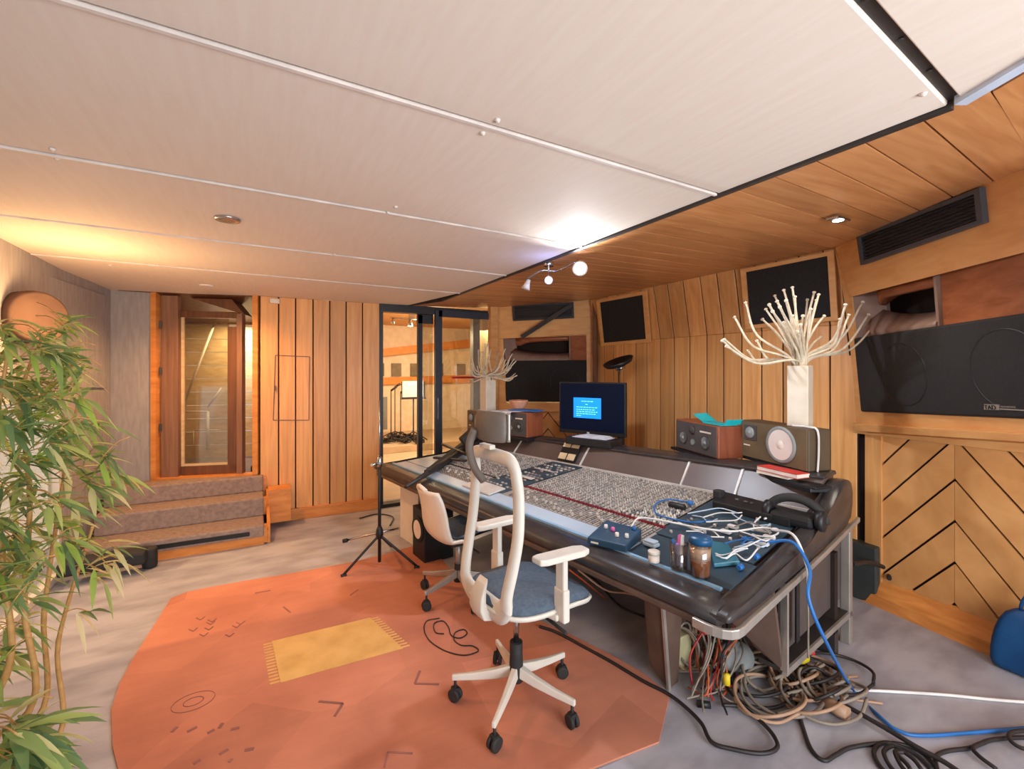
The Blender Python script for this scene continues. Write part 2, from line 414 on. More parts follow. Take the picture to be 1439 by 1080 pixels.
# front wall of upright boards
XFW, XT, ZB = 3.62, 3.52, 1.88
YR, YL = 1.534, 4.30
seam_px = [1205, 1166, 1132, 1100, 1070, 1042, 1016.5, 993, 969, 947, 927.4, 908.5, 893, 876, 862, 849]
ys = [YR]
for x in seam_px[1:]:
    p = onp(x, 521, V((XFW, 0, 0)), V((1, 0, 0))); ys.append(p.y)
ys.append(YL)
mb = MB()
for a, b in zip(ys, ys[1:]):
    a += .006; b -= .006
    ztop = 2.415
    mb.hexa([(XFW, a, 0), (XFW + .02, a, 0), (XFW + .02, b, 0), (XFW, b, 0)], [(XFW, a, ZB), (XFW + .02, a, ZB), (XFW + .02, b, ZB), (XFW, b, ZB)])
    mb.hexa([(XFW, a, ZB + .001), (XFW + .02, a, ZB + .001), (XFW + .02, b, ZB + .001), (XFW, b, ZB + .001)], [(XT, a, ztop), (XT + .02, a, ztop), (XT + .02, b, ztop), (XT, b, ztop)])
struct(mb.build('wall_front', M['oak_v'], bevel=.003, seg=1))
mb = MB(); mb.hexa([(XFW + .012, YR, 0), (XFW + .06, YR, 0), (XFW + .06, YL, 0), (XFW + .012, YL, 0)], [(XFW + .012, YR, ZB), (XFW + .06, YR, ZB), (XFW + .06, YL, ZB), (XFW + .012, YL, ZB)])
mb.hexa([(XFW + .012, YR, ZB), (XFW + .06, YR, ZB), (XFW + .06, YL, ZB), (XFW + .012, YL, ZB)], [(XT + .012, YR, 2.42), (XT + .06, YR, 2.42), (XT + .06, YL, 2.42), (XT + .012, YL, 2.42)])
struct(mb.build('wall_front_backing', M['gap']))

# framed cloth panels on the leaning part of the front wall
PN = V((-(2.415 - ZB), 0, -(XFW - XT))).normalized(); PN = PN if PN.x < 0 else -PN; PP = V((XFW, 3, ZB))
def panel(pix, fw, label):
    q = [onp(x, y, PP, PN) + PN * .012 for x, y in pix]
    c = sum(q, V()) / 4
    t = thing('acoustic_panel', label, 'panel', c)
    inner = []; outer = []
    for p in q:
        d = (p - c); inner.append(p); outer.append(p + d.normalized() * fw * 1.3)
    m1 = MB(); m1.slab(inner, PN * .012); m1.build('grille_cloth', M['cloth_blk'], t)
    m2 = MB()
    for i in range(4):
        j = (i + 1) % 4
        m2.hexa([inner[i], inner[j], outer[j], outer[i]], [inner[i] + PN * .022, inner[j] + PN * .022, outer[j] + PN * .022, outer[i] + PN * .022])
    m2.build('frame', M['oak_p'], t)
panel([(1051, 382), (1166, 359), (1171, 444), (1057, 456)], .04, 'framed black cloth panel high on the wall behind the big twig vase')
panel([(845.4, 424.6), (906, 413.7), (910.7, 475.4), (851, 481)], .05, 'smaller framed black cloth panel above the tilted black lamp')

# ------------------------------------------------------------------ right speaker wall (baffle) and lower chevron wall
LP0 = V((3.615, 1.488, 0)); LPd = V((3.52 - 3.615, .79 - 1.488, 0)).normalized(); LN = V((LPd.y, -LPd.x, 0))
if LN.x > 0: LN = -LN
def lw(a, z, out=0.0): return LP0 + LPd * a + V((0, 0, z)) + LN * out
def lwa(x, y=600): return (onp(x, y, LP0, LN) - LP0).dot(LPd)
AE = 2.2
mb = MB(); mb.slab([lw(-.05, 0, -.03), lw(AE, 0, -.03), lw(AE, 1.2, -.03), lw(-.05, 1.2, -.03)], -LN * .05)
struct(mb.build('wall_right_backing', M['gap']))
def clip_poly(P, f):
    out = []
    for i in range(len(P)):
        a, b = P[i], P[(i + 1) % len(P)]; fa, fb = f(a), f(b)
        if fa >= 0: out.append(a)
        if (fa >= 0) != (fb >= 0):
            t = fa / (fa - fb); out.append((a[0] + (b[0] - a[0]) * t, a[1] + (b[1] - a[1]) * t))
    return out
def chevrons(mb, apex, a0, a1, z0, z1, pitch, slope, top, place, gap=.012):
    """boards that meet in upturned Vs, clipped to a rectangle"""
    for side in (-1, 1):
        k = -1
        for k in range(-12, 8):
            zt = top - pitch * k; zb = zt - pitch + gap
            L = 3
            P = [(apex, zt), (apex + side * L, zt - slope * L), (apex + side * L, zb - slope * L), (apex, zb)]
            lo, hi = (a0, apex - .001) if side < 0 else (apex + .001, a1)
            for f in (lambda p: p[0] - lo, lambda p: hi - p[0], lambda p: p[1] - z0, lambda p: z1 - p[1]):
                if len(P) > 2: P = clip_poly(P, f)
            if len(P) > 2: mb.slab([place(a, z) for a, z in P], place.n)
def placeR(a, z): return lw(a, z, -.028)
placeR.n = LN * .018
aL = lwa(1238.5, 700); aX = lwa(1340, 650)
mb = MB(); chevrons(mb, aX, aL, AE, .16, 1.14, .243, 1.25, 1.145, placeR, gap=.02)
struct(mb.build('wall_right', M['oak_d']))
mb = MB(); mb.slab([lw(0, 0), lw(aL, 0), lw(aL, 1.12), lw(0, 1.12)], -LN * .03)      # flat board beside the chevrons
struct(mb.build('trim_7', M['oak_v']))
mb = MB(); mb.hexa([lw(aL - .1, 0, .06), lw(AE, 0, .06), lw(AE, 0, -.02), lw(aL - .1, 0, -.02)], [lw(aL - .1, .07, .055), lw(AE, .07, .055), lw(AE, .17, -.02), lw(aL - .1, .17, -.02)])
struct(mb.build('baseboard_right', M['oak_base']))
mb = MB(); mb.slab([lw(-.06, 1.12, .03), lw(AE, 1.12, .03), lw(AE, 1.12, -.05), lw(-.06, 1.12, -.05)], (0, 0, .075))
struct(mb.build('trim_8', M['oak_p'], bevel=.006))

RA = V((3.60, 1.54, 1.2)); RC = V((3.496, 1.62, 2.41)); RD = V((2.69, .563, 2.36))
RN = (RC - RA).cross(RD - RA).normalized()
if RN.dot(CAMP - RA) < 0: RN = -RN
def rb(x, y, out=0): return onp(x, y, RA, RN) + RN * out
def rquad(mb, pix, o0, o1):
    q = [rb(x, y, o0) for x, y in pix]; mb.slab(q, RN * (o1 - o0))
def ex(p, q, x): return q[1] + (q[1] - p[1]) / (q[0] - p[0]) * (x - q[0])
XR = 1640
vent = [(1209, 330), (1385, 262), (1390, 312), (1215, 372)]
ry = lambda x: 417 + (355 - 417) / (1437 - 1196) * (x - 1196)     # recess top edge
mt = lambda x: 475 + (440 - 475) / (1439 - 1202) * (x - 1202)     # monitor top edge
mbt = lambda x: 578 + (588 - 578) / (1439 - 1212) * (x - 1212)    # monitor bottom edge
tp = lambda x: 347 + (237 - 347) / (1439 - 1172) * (x - 1172)
lb = lambda x: 604 + (618 - 604) / (1439 - 1207) * (x - 1207)
XMR = 1560
mb = MB()
rquad(mb, [(1172, tp(1172) - 6), (XR, tp(XR) - 8), (XR, ry(XR)), (1193, ry(1193))], -.03, 0)
rquad(mb, [(1172, tp(1172)), (1196, ry(1196)), (1202, 475), (1212, 580), (1205, 607), (1196, 500), (1186, 420)], -.03, 0)
rquad(mb, [(1212, mbt(1212)), (XR, mbt(XR)), (XR, lb(XR)), (1205, lb(1205))], -.03, 0)
rquad(mb, [(XMR, ry(XMR)), (XR, ry(XR)), (XR, mbt(XR)), (XMR, mbt(XMR))], -.03, 0)
struct(mb.build('wall_right_upper', M['oak_p']))
mb = MB(); q0 = [rb(1205, lb(1205), -.03), rb(XR, lb(XR), -.03)]   # underside of the overhanging baffle
mb.slab([q0[0], q0[1], q0[1] - RN * 1.0, q0[0] - RN * .35], (0, 0, -.02))
struct(mb.build('trim_9', M['oak_p']))
mb = MB(); rquad(mb, [(1207, lb(1207) - 9), (XR, lb(XR) - 12), (XR, lb(XR) + 2), (1206, lb(1206) + 1)], 0, .03)
struct(mb.build('trim_10', M['oak_p'], bevel=.004))

# air grille
def grille(label, quad, nrm, nsl, mframe='steel_dark'):
    c = sum(quad, V()) / 4
    t = thing('air_vent', label, 'vent', c)
    TL, TR, BR, BL = quad
    fr = MB(); w = .03
    def P(u, v): return lerp(lerp(TL, TR, u), lerp(BL, BR, u), v)
    uu = w / (TR - TL).length; vv = w / (BL - TL).length * .8
    for (a, b, c2, d) in ((0, 0, 1, vv), (0, 1 - vv, 1, 1), (0, vv, uu, 1 - vv), (1 - uu, vv, 1, 1 - vv)):
        fr.slab([P(a, b), P(c2, b), P(c2, d), P(a, d)], nrm * .025)
    fr.build('frame', M[mframe], t)
    bk = MB(); bk.slab([P(uu, vv), P(1 - uu, vv), P(1 - uu, 1 - vv), P(uu, 1 - vv)], nrm * .003); bk.build('backing', M['black'], t)
    sl = MB()
    for i in range(nsl):
        v = lerp(vv, 1 - vv, (i + .5) / nsl); h = (1 - 2 * vv) / nsl * .42
        a, b, c2, d = P(uu, v - h / 2), P(1 - uu, v - h / 2), P(1 - uu, v + h / 2), P(uu, v + h / 2)
        sl.hexa([a + nrm * .004, b + nrm * .004, c2 + nrm * .004, d + nrm * .004], [a + nrm * .012, b + nrm * .012, c2 + nrm * .02, d + nrm * .02])
    sl.build('slats', M[mframe], t)
    return t
M['vent_grey'] = mat('vent_grey', (78, 80, 86), .4)
grille('long black slatted air vent above the large monitor recess', [rb(*p) for p in vent], RN, 7, 'vent_grey')

# built-in main monitor: wooden horn above a cloth-covered woofer cabinet
def main_monitor(place, label, recess, hornx, grq, depth, txt=None):
    TL, TR, BR, BL = recess
    c = place(*grq[0], 0)
    t = thing('studio_monitor', label, 'loudspeaker', sum((place(x, y, 0) for x, y in grq), V()) / 4)
    q = [place(x, y, .004) for x, y in grq]
    g = MB(); n = (place(*grq[0], 1) - place(*grq[0], 0))
    g.slab([p - n * .05 for p in q], n * .06); gr = g.build('grille', M['cloth_blk'], t, bevel=.012)
    # faint woofer rims pressed through the cloth
    for u in (.30, .74):
        cc = lerp(lerp(q[0], q[1], u), lerp(q[3], q[2], u), .52) + n * .006
        R = (q[3] - q[0]).length * .36; x = (q[1] - q[0]).normalized(); yv = n.cross(x)
        w = MB(); w.tube([cc + (x * math.cos(a) + yv * math.sin(a)) * R for a in [2 * PI * i / 48 for i in range(49)]], .006, 6, cap=False)
        w.build('woofer_rim', M['black'], gr)
    # horn: back, flares, lips
    def P(u, v, o): return lerp(lerp(place(*TL, o), place(*TR, o), u), lerp(place(*BL, o), place(*BR, o), u), v)
    u0, u1 = hornx
    b = MB(); b.slab([P(-.12, -.6, -depth), P(1.1, -.6, -depth), P(1.1, 1.5, -depth), P(-.12, 1.5, -depth)], -n * .02); b.slab([P(-.1, -.5, -.035), P(-.1, 1.4, -.035), P(-.1, 1.4, -depth), P(-.1, -.5, -depth)], V((0, .004, 0))); b.build('horn_throat', M['gap'], t)
    f = MB()
    f.slab([P(0, 0, -.012), P(u0, 0, -depth * .55), P(u0, 1.02, -depth * .55), P(0, 1.02, -.012)], -n * .02); f.build('horn_flare', M['hornflare'], t)
    f = MB(); f.slab([P(u1, 0, -.05), P(1, 0, -.012), P(1, 1.02, -.012), P(u1, 1.02, -.05)], -n * .03); f.build('horn_flare', M['horn'], t)
    rings = []
    for i in range(17):
        s = i / 16; u = lerp(u0 * .7, u1, s); dz = .17 + .14 * math.exp(-((s - .1) / .13) ** 2)
        bow = .03 + .10 * (1 - math.sin(PI * min(1, s * .5 + .25))) + .08 * max(0, .2 - s) / .2
        rings.append([P(u, 0, -bow), P(u, dz, -bow), P(u, dz + .03, -bow - .03), P(u, 0, -depth * .9)])
    l = MB(); l.loft(rings, True, True, True); l.build('horn_lip', M['horn'], t)
    rings = []
    for i in range(17):
        s = i / 16; u = lerp(u0 * .5, u1, s); dz = .34 + .34 * (1 - (1 - s) ** 3)
        rings.append([P(u, 1.05, -.02), P(u, lerp(dz, 1.0, .75), -.02), P(u, dz, -depth * .5), P(u, 1.05, -depth * .9)])
    l = MB(); l.loft(rings, True, True, True); l.build('horn_lower_lip', M['hornflare'], t)
    e = MB(); e.slab([P(u1 - .006, 0, -.03), P(u1 + .006, 0, -.03), P(u1 + .006, 1.0, -.03), P(u1 - .006, 1.0, -.03)], -n * .03); e.build('edge_strip', M['hornflare'], t)
    ro = MB(); ro.slab([P(0, 0, 0), P(1, 0, 0), P(1, 0, -depth), P(0, 0, -depth)], n.cross((q[1] - q[0]).normalized()) * 0.0 + V((0, 0, .004)))
    ro.build('recess_top', M['horn'], t)
    return t, gr, q, n
XMe = 1560
rmon, rgr, rq, rn = main_monitor(rb, 'big black built-in monitor under a wooden horn, right wall with chevron boards',
    [(1196, ry(1196)), (XMe, ry(XMe)), (XMe, mt(XMe)), (1202, 475)], (.07, .45),
    [(1202, 475), (XMe, mt(XMe)), (XMe, mbt(XMe)), (1212, mbt(1212))], .26)
# plate with the maker's letters
def text_part(name, s, origin, xdir, up, size, m, parent, ext=.001):
    cu = bpy.data.curves.new(name, 'FONT'); cu.body = s; cu.size = size; cu.extrude = ext
    o = bpy.data.objects.new(name, cu); COL.objects.link(o)
    x = xdir.normalized(); z = x.cross(up).normalized(); y = z.cross(x)
    mw = Matrix((x, y, z)).transposed().to_4x4(); mw.translation = origin
    dg = bpy.context.evaluated_depsgraph_get()
    me = bpy.data.meshes.new_from_object(o.evaluated_get(dg)); me.transform(Matrix.Translation(-WO[parent.name]) @ mw)
    bpy.data.objects.remove(o)
    o = bpy.data.objects.new(name, me); COL.objects.link(o); me.materials.clear(); me.materials.append(m); o.parent = parent
    WO[o.name] = WO[parent.name]
    return o
p0 = rb(1390, 574.5, .018); p1 = rb(1409, 575.3, .018); upv = rb(1390, 560, .018) - p0
hgt = (rb(1390, 567, .018) - p0).length
b = MB(); b.slab([rb(1388.5, 567, .014), rb(1410, 567.8, .014), rb(1410, 575.6, .014), rb(1388.5, 574.8, .014)], RN * .003); plate = b.build('badge', M['alu'], rmon)
text_part('badge_letters', 'TAD', rb(1389.8, 574.2, .0185), p1 - p0, upv, hgt * 1.15, M['black'], plate)
b = MB(); b.slab([rb(1411, 573, .014), rb(1470, 576.4, .014), rb(1470, 578, .014), rb(1411, 574.8, .014)], RN * .003); b.build('badge_line', M['alu'], rmon)
text_part('badge_line_letters', 'PROFESSIONAL', rb(1411.5, 571.8, .0155), p1 - p0, upv, hgt * .42, M['alu'], rmon)

# ------------------------------------------------------------------ left speaker wall
VA = V((3.62, 4.30, 0)); VB = V((2.62, 5.12, 0)); VD = (VB - VA).normalized(); VN = V((VD.y, -VD.x, 0))
if VN.dot(CAMP - VA) < 0: VN = -VN
def lb_(x, y, out=0): return onp(x, y, VA, VN) + VN * out
def lquad(mb, pix, o0, o1):
    q = [lb_(x, y, o0) for x, y in pix]; mb.slab(q, VN * (o1 - o0))
mb = MB()
lquad(mb, [(694, 425), (838, 395), (838, 470), (694, 476)], -.03, 0)
lquad(mb, [(694, 476), (707, 476), (711, 566), (694, 566)], -.03, 0)
lquad(mb, [(824, 469.5), (838, 469), (838, 566), (825, 566)], -.03, 0)
lquad(mb, [(694, 566), (838, 566), (838, 579), (694, 577)], -.03, 0.02)
struct(mb.build('wall_left_front', M['oak_p']))
vaL = (lb_(770, 600) - VA).dot(VD); VL = (VB - VA).length
def placeL(a, z): return VA + VD * a + V((0, 0, z)) - VN * .028
placeL.n = VN * .018
mb = MB(); chevrons(mb, vaL, 0.0, VL, .12, 1.05, .2, 1.25, 1.02, placeL, gap=.016)
struct(mb.build('wall_left_front_lower', M['oak_d']))
mb = MB(); mb.slab([VA - VN * .03, VB - VN * .03, VB - VN * .03 + V((0, 0, 1.1)), VA - VN * .03 + V((0, 0, 1.1))], -VN * .03)
struct(mb.build('wall_left_front_backing', M['gap']))
main_monitor(lb_, 'small-looking distant black built-in monitor behind the screen, beside the glass door', [(707, 476), (824, 469.5), (824, 505.7), (710, 507)], (.14, .80),
    [(710, 507), (824, 505.7), (825, 565), (711, 563.6)], .22)
grille('open black air vent above the distant monitor near the glass door', [lb_(720, 429), lb_(806, 424.6), lb_(807, 447), lb_(721.5, 451)], VN, 2)
mb = MB(); mb.bar(lb_(734, 474, .06), lb_(803, 430, .06), .035, .05); 
tag(mb.build('diagonal_strut', M['steel_dark']), 'dark metal strut slanting across the vent on the distant monitor wall', 'strut')
# corner post
mb = MB(); mb.bar(V((3.585, 4.27, 0)), V((3.56, 4.25, 2.38)), .05, .05); struct(mb.build('trim_11', M['walnut']))
mb = MB(); mb.bar(V((2.60, 5.09, 0)), V((2.60, 5.09, 2.36)), .10, .08); struct(mb.build('trim_12', M['oak_p']))

# ------------------------------------------------------------------ back wall: planks, doorway, grey cloth wall, steps
BW = [V((-1.26, 5.56, 0)), V((-.90, 5.50, 0)), V((.02, 5.22, 0)), V((1.21, 5.16, 0))]
DB = (BW[3] - BW[2]).normalized(); NB = V((DB.y, -DB.x, 0))
if NB.y > 0: NB = -NB
mb = MB(); px = [365, 391.6, 415.5, 440, 463.5, 486.5, 509.5, 534]
pts = [onp(x, 521, BW[2], NB) for x in px]
for a, b in zip(pts, pts[1:]):
    d = (b - a).normalized(); a = a + d * .006; b = b - d * .006
    a = V((a.x, a.y, .1)); b = V((b.x, b.y, .1))
    mb.slab([a, b, V((b.x, b.y, ZC)), V((a.x, a.y, ZC))], -NB * .02)
struct(mb.build('wall_back', M['oak_v'], bevel=.003, seg=1))
a, b = V((pts[0].x, pts[0].y, 0)) - NB * .014, V((pts[-1].x, pts[-1].y, 0)) - NB * .014
mb = MB(); mb.slab([a, b, b + V((0, 0, ZC)), a + V((0, 0, ZC))], -NB * .05); struct(mb.build('wall_back_backing', M['gap']))
mb = MB(); a = onz(382, 737, 0); b = onz(537, 712, 0)
a = V((pts[0].x, pts[0].y, 0)); b = V((pts[-1].x, pts[-1].y, 0))
mb.slab([a, b, b + V((0, 0, .12)), a + V((0, 0, .12))], NB * .03); struct(mb.build('baseboard_back', M['oak_base'], bevel=.006))
# access hatch outlined in the boards
hq = [onp(x, y, BW[2], NB) + NB * .001 for x, y in ((387, 499), (435, 501), (434, 590), (384, 590))]
mb = MB(); 
for i in range(4):
    mb.bar(hq[i], hq[(i + 1) % 4], .007, .007)
mb.box(onp(387, 545, BW[2], NB) + NB * .01, (.012, .012, .05))
tag(mb.build('access_hatch', M['walnut']), 'thin dark outline of a hatch cut into the back plank wall', 'hatch')
mb = MB(); mb.box(onp(386, 423, BW[2], NB) + NB * .012, (.09, .03, .05)); tag(mb.build('wall_sensor', M['white2'], bevel=.006), 'small pale box at the top of the back plank wall', 'sensor')
# grey walls at left
mb = MB()
mb.slab([V((-.90, 5.5, 0)), V((-1.2, 5.53, 0)), V((-1.2, 5.53, ZC)), V((-.90, 5.5, ZC))], (0, .05, 0))
struct(mb.build('wall_back_left', M['grey_fab']))
mb = MB()
mb.slab([V((-1.2, 5.53, 0)), V((-1.28, 4.6, 0)), V((-1.28, 4.6, ZC)), V((-1.2, 5.53, ZC))], (-.05, 0, 0))
mb.slab([V((-1.28, 4.62, 1.40)), V((-1.28, 3.10, 1.40)), V((-1.28, 3.10, ZC)), V((-1.28, 4.62, ZC))], (-.05, 0, 0))
mb.slab([V((-1.28, 3.12, 0)), V((-1.28, -2.2, 0)), V((-1.28, -2.2, ZC)), V((-1.28, 3.12, ZC))], (-.05, 0, 0))
struct(mb.build('wall_left', M['grey_fab']))
# rounded raised cloth panel on the left wall
mb = MB()
r0 = [(58, 395), (66, 387), (146, 415), (146, 545), (58, 545)]
mb.slab([onp(x, y, V((-1.25, 4.9, 0)), V((1, -.085, 0)).normalized()) for x, y in r0], V((.015, 0, 0)))
tag(mb.build('wall_cloth_panel', M['grey_fab'], bevel=.006), 'large grey cloth panel on the left wall behind the bamboo', 'panel')
# garden window
t = struct(bpy.data.objects.new('window_1', None)); COL.objects.link(t); t.location = (-1.31, 3.86, 0); WO[t.name] = V((-1.31, 3.86, 0))
mb = MB()
for z in (.03, 1.38): mb.box((-1.31, 3.86, z), (.06, 1.50, .05))
for y in (3.14, 4.58): mb.box((-1.31, y, .70), (.06, .05, 1.36))
mb.build('window_frame', M['white'], t)
mb = MB(); mb.box((-1.32, 3.86, .7), (.006, 1.42, 1.3)); mb.build('window_pane', M['glass'], t)

mb = MB(); mb.box((-21.4, 14, -.08), (40, 34, .08)); struct(mb.build('floor_bright_ground', mat('bright_ground', (244, 240, 236), .8)))  # white ground added outside so that the window looks bright
# doorway at the top of the steps
FA, FB = V((-.90, 5.50, 0)), V((.02, 5.22, 0)); FD = (FB - FA).normalized(); FN = V((FD.y, -FD.x, 0))
if FN.y > 0: FN = -FN
def fp(x, y, out=0): return onp(x, y, FA, FN) + FN * out
def fz(x, z, out=0):
    p = fp(x, 521, out); return V((p.x, p.y, z))
def post(mb, x0, x1, z0, z1, o0, o1):
    a, b = fz(x0, z0), fz(x1, z0); h = V((0, 0, z1 - z0))
    mb.slab([a + FN * o0, b + FN * o0, b + FN * o0 + h, a + FN * o0 + h], FN * (o1 - o0))
ZL = .50
mb = MB(); post(mb, 213, 220.5, ZL, ZC, -.10, .02); post(mb, 355.5, 363, ZL, ZC, -.10, .02)
a, b = fz(213, ZL - .04, .02), fz(363, ZL - .04, .02)
mb.slab([a, b, b + V((0, 0, .05)), a + V((0, 0, .05))], -FN * .12)
struct(mb.build('trim_13', M['oak_base']))
mb = MB(); post(mb, 221, 356, 0, ZL - .01, -.14, -.02); struct(mb.build('trim_14', M['walnut']))
# recess side walls + ceiling behind the opening
mb = MB()
a = fz(220, ZL, -.02); b = fz(356, ZL, -.02)
bk = -FN * 1.5
mb.slab([b, b + bk * .9 + V((.35, 0, 0)), b + bk * .9 + V((.35, 0, ZC)), b + V((0, 0, ZC - ZL))], (.04, 0, 0))
mb.slab([a, a + bk * .8 + V((-.25, 0, 0)), a + bk * .8 + V((-.25, 0, ZC - ZL)), a + V((0, 0, ZC - ZL))], (-.04, 0, 0))
struct(mb.build('wall_stair_side', M['greywood']))
mb = MB(); mb.slab([a + V((-.3, 0, ZC - ZL)), b + V((.4, 0, ZC - ZL)), b + bk + V((.5, 0, ZC - ZL - .25)), a + bk + V((-.3, 0, ZC - ZL - .25))], (0, 0, .03))
m1 = fz(338, ZC - .02, -.06); m2 = fz(262, ZC - .02, -.5); 
mb.slab([fz(338, ZC - .18, -.1), fz(260, ZC - .03, -.1), fz(320, ZC - .03, -.1)], -FN * .25)
struct(mb.build('ceiling_stair', M['walnut']))
mb = MB(); mb.slab([a + V((-.3, 0, -.02)), b + V((.5, 0, -.02)), b + bk * 1.1 + V((.5, 0, -.02)), a + bk * 1.1 + V((-.5, 0, -.02))], (0, 0, -.05))
struct(mb.build('floor_stair', M['step']))
mb = MB(); aa, bb = fz(90, ZL, -1.1), fz(430, ZL, -1.1)
for k in range(12):
    z0 = ZL + k * .16
    mb.slab([aa + V((0, 0, z0 - ZL)), bb + V((0, 0, z0 - ZL)), bb + V((0, 0, z0 - ZL + .153)), aa + V((0, 0, z0 - ZL + .153))], -FN * .03)
struct(mb.build('wall_stair', M['slat']))
# glazed door standing in the opening: a thing with posts and pane
t = struct(bpy.data.objects.new('door_1', None)); COL.objects.link(t); t.location = fz(285, ZL, -.08); WO[t.name] = fz(285, ZL, -.08)
mb = MB(); post(mb, 223.5, 247.5, ZL, ZC - .02, -.10, -.03); mb.build('door_post', M['greywood'], t, bevel=.004)
mb = MB(); post(mb, 315, 329.5, ZL + .03, 2.0, -.14, -.08); mb.build('door_stile', M['walnut'], t, bevel=.004)
mb = MB(); post(mb, 330, 338, ZL, 2.13, -.14, -.04); mb.build('door_post', M['greywood'], t, bevel=.004)
mb = MB(); post(mb, 248, 330, ZL, ZL + .10, -.13, -.08); post(mb, 248, 331, 2.085, 2.15, -.13, -.08); mb.build('door_rail', M['walnut'], t, bevel=.004)
mb = MB(); post(mb, 248, 252, ZL + .1, 2.085, -.12, -.09); post(mb, 252, 316, ZL + .1, ZL + .12, -.12, -.09); mb.build('glazing_bead', M['slat'], t)
mb = MB(); post(mb, 249.5, 315.5, ZL + .1, 2.08, -.112, -.106); mb.build('door_pane', M['glass2'], t)
mb = MB()
for z in (1.0, 1.55, 2.0): mb.box(fz(224, z, -.02), (.02, .02, .07))
mb.build('hinge', M['steel_dark'], t)
# white stair rail seen through the door
mb = MB()
def fr(x, y): return onp(x, y, FA - FN * .95, FN)
mb.tube([fr(304, 448), fr(254, 578)], .014); mb.tube([fr(254, 578), fr(292, 578)], .010); mb.tube([fr(292, 578), fr(292, 632)], .016)
mb.tube([fr(292, 572), fr(311, 545)], .010); mb.tube([fr(272, 604), fr(310, 604)], .007); mb.tube([fr(272, 604), fr(272, 638)], .007)
tag(mb.build('stair_rail', M['white']), 'white metal stair rail seen through the glazed door', 'railing')
mb = MB()
# lower recess things on landing
mb.box(fz(349, ZL + .03, -.2), (.08, .06, .06)); tag(mb.build('small_dark_box', M['black'], bevel=.008), 'small dark box on the landing inside the doorway', 'box')

# steps
def stepbox(mb, x0, x1, y0, y1, z0, z1): mb.hexa([(x0, y0, z0), (x1, y0 - .04, z0), (x1, y1 - .12, z0), (x0, y1, z0)], [(x0, y0, z1), (x1, y0 - .04, z1), (x1, y1 - .12, z1), (x0, y1, z1)])
mb = MB(); stepbox(mb, -1.18, .05, 4.62, 5.45, .075, .175); stepbox(mb, -1.18, .05, 4.93, 5.45, .175, .345); stepbox(mb, -1.18, .05, 5.20, 5.45, .345, .50)
struct(mb.build('floor_steps', M['step'], bevel=.012))
mb = MB(); stepbox(mb, -1.18, .05, 4.64, 5.4, 0, .075); struct(mb.build('baseboard_steps', M['oak_base']))
mb = MB(); mb.hexa([(-.78, 4.600, .10), (-.06, 4.575, .10), (-.06, 4.63, .10), (-.78, 4.63, .10)], [(-.78, 4.600, .135), (-.06, 4.575, .135), (-.06, 4.63, .135), (-.78, 4.63, .135)])
tag(mb.build('step_vent', M['black']), 'long black slot in the lowest grey step', 'vent')
mb = MB()
for y0, z0, z1 in ((4.58, 0.01, .17), (4.89, .175, .34), (5.16, .345, .495)):
    mb.box((.062, y0 + .05, (z0 + z1) / 2), (.024, .04, z1 - z0))
struct(mb.build('trim_15', M['oak_base']))
mb = MB(); mb.hexa([(.075, 4.62, 0), (.10, 4.62, 0), (.10, 5.2, 0), (.075, 5.2, 0)], [(.075, 4.62, .12), (.10, 4.62, .12), (.10, 5.2, .36), (.075, 5.2, .36)])
mb.box((.19, 5.1, .22), (.2, .2, .32))
struct(mb.build('trim_16', M['oak_base']))
mb = MB(); mb.box((-1.0, 4.45, .12), (.5, .16, .10), None); mb.rev((-.74, 4.5, .0), [(.05, 0), (.05, .16)], 16)
tag(mb.build('floor_cushion', M['rubber'], bevel=.02), 'dark low bolster on the floor in front of the steps behind bamboo leaves', 'bolster')

# ------------------------------------------------------------------ glass sliding door and the live room behind it
YD = 5.15
def dp(x, y, Y=YD): return onp(x, y, V((0, Y, 0)), V((0, 1, 0)))
def dX(x): return dp(x, 521).x
t = struct(bpy.data.objects.new('door_2', None)); COL.objects.link(t); t.location = (1.9, YD, 0); WO[t.name] = V((1.9, YD, 0))
zt = 2.30
mb = MB(); mb.box(((dX(534) + dX(697)) / 2, YD + .05, zt - .03), (dX(697) - dX(534), .12, .09)); mb.box((dX(536), YD + .05, zt / 2), (.04, .1, zt)); mb.box(((dX(534) + dX(697)) / 2, YD + .05, .02), (dX(697) - dX(534), .12, .04))
mb.build('door_frame', M['frame_blk'], t)
mb = MB(); mb.box((dX(593.5), YD + .1, zt / 2 - .03), (.055, .05, zt - .1)); mb.box(((dX(590) + dX(612)) / 2, YD + .1, zt - .12), (dX(612) - dX(590), .05, .12)); mb.build('door_stile', M['frame_blk'], t)
mb = MB(); mb.box(((dX(596) + dX(612)) / 2, YD + .1, 1.1), (dX(612) - dX(596), .008, 2.1)); mb.build('door_pane', M['glass'], t)
mb = MB(); mb.box((dX(615), YD - .02, zt / 2), (.085, .05, zt - .05)); mb.box((dX(691), YD - .02, zt / 2), (.07, .05, zt - .05)); mb.box(((dX(615) + dX(691)) / 2, YD - .02, zt - .06), (dX(691) - dX(615), .05, .08)); mb.box(((dX(615) + dX(691)) / 2, YD - .02, .06), (dX(691) - dX(615), .05, .1))
mb.build('sliding_frame', mat('blue_black_frame', (54, 62, 74), .35), t)
mb = MB(); mb.box(((dX(619) + dX(687)) / 2, YD - .02, 1.15), (dX(687) - dX(619), .008, 2.1)); pane = mb.build('sliding_pane', M['glass'], t)
mb = MB(); mb.box((dX(613), YD - .055, 1.1), (.012, .02, .25)); mb.build('door_handle', M['chrome'], t)
mb = MB(); mb.box(((dX(633) + dX(676)) / 2, YD - .05, 1.47), (dX(676) - dX(633), .004, .025)); mb.build('red_reflection', M['redtape'], t)  # solid red bar painted in for a reflection in the pane
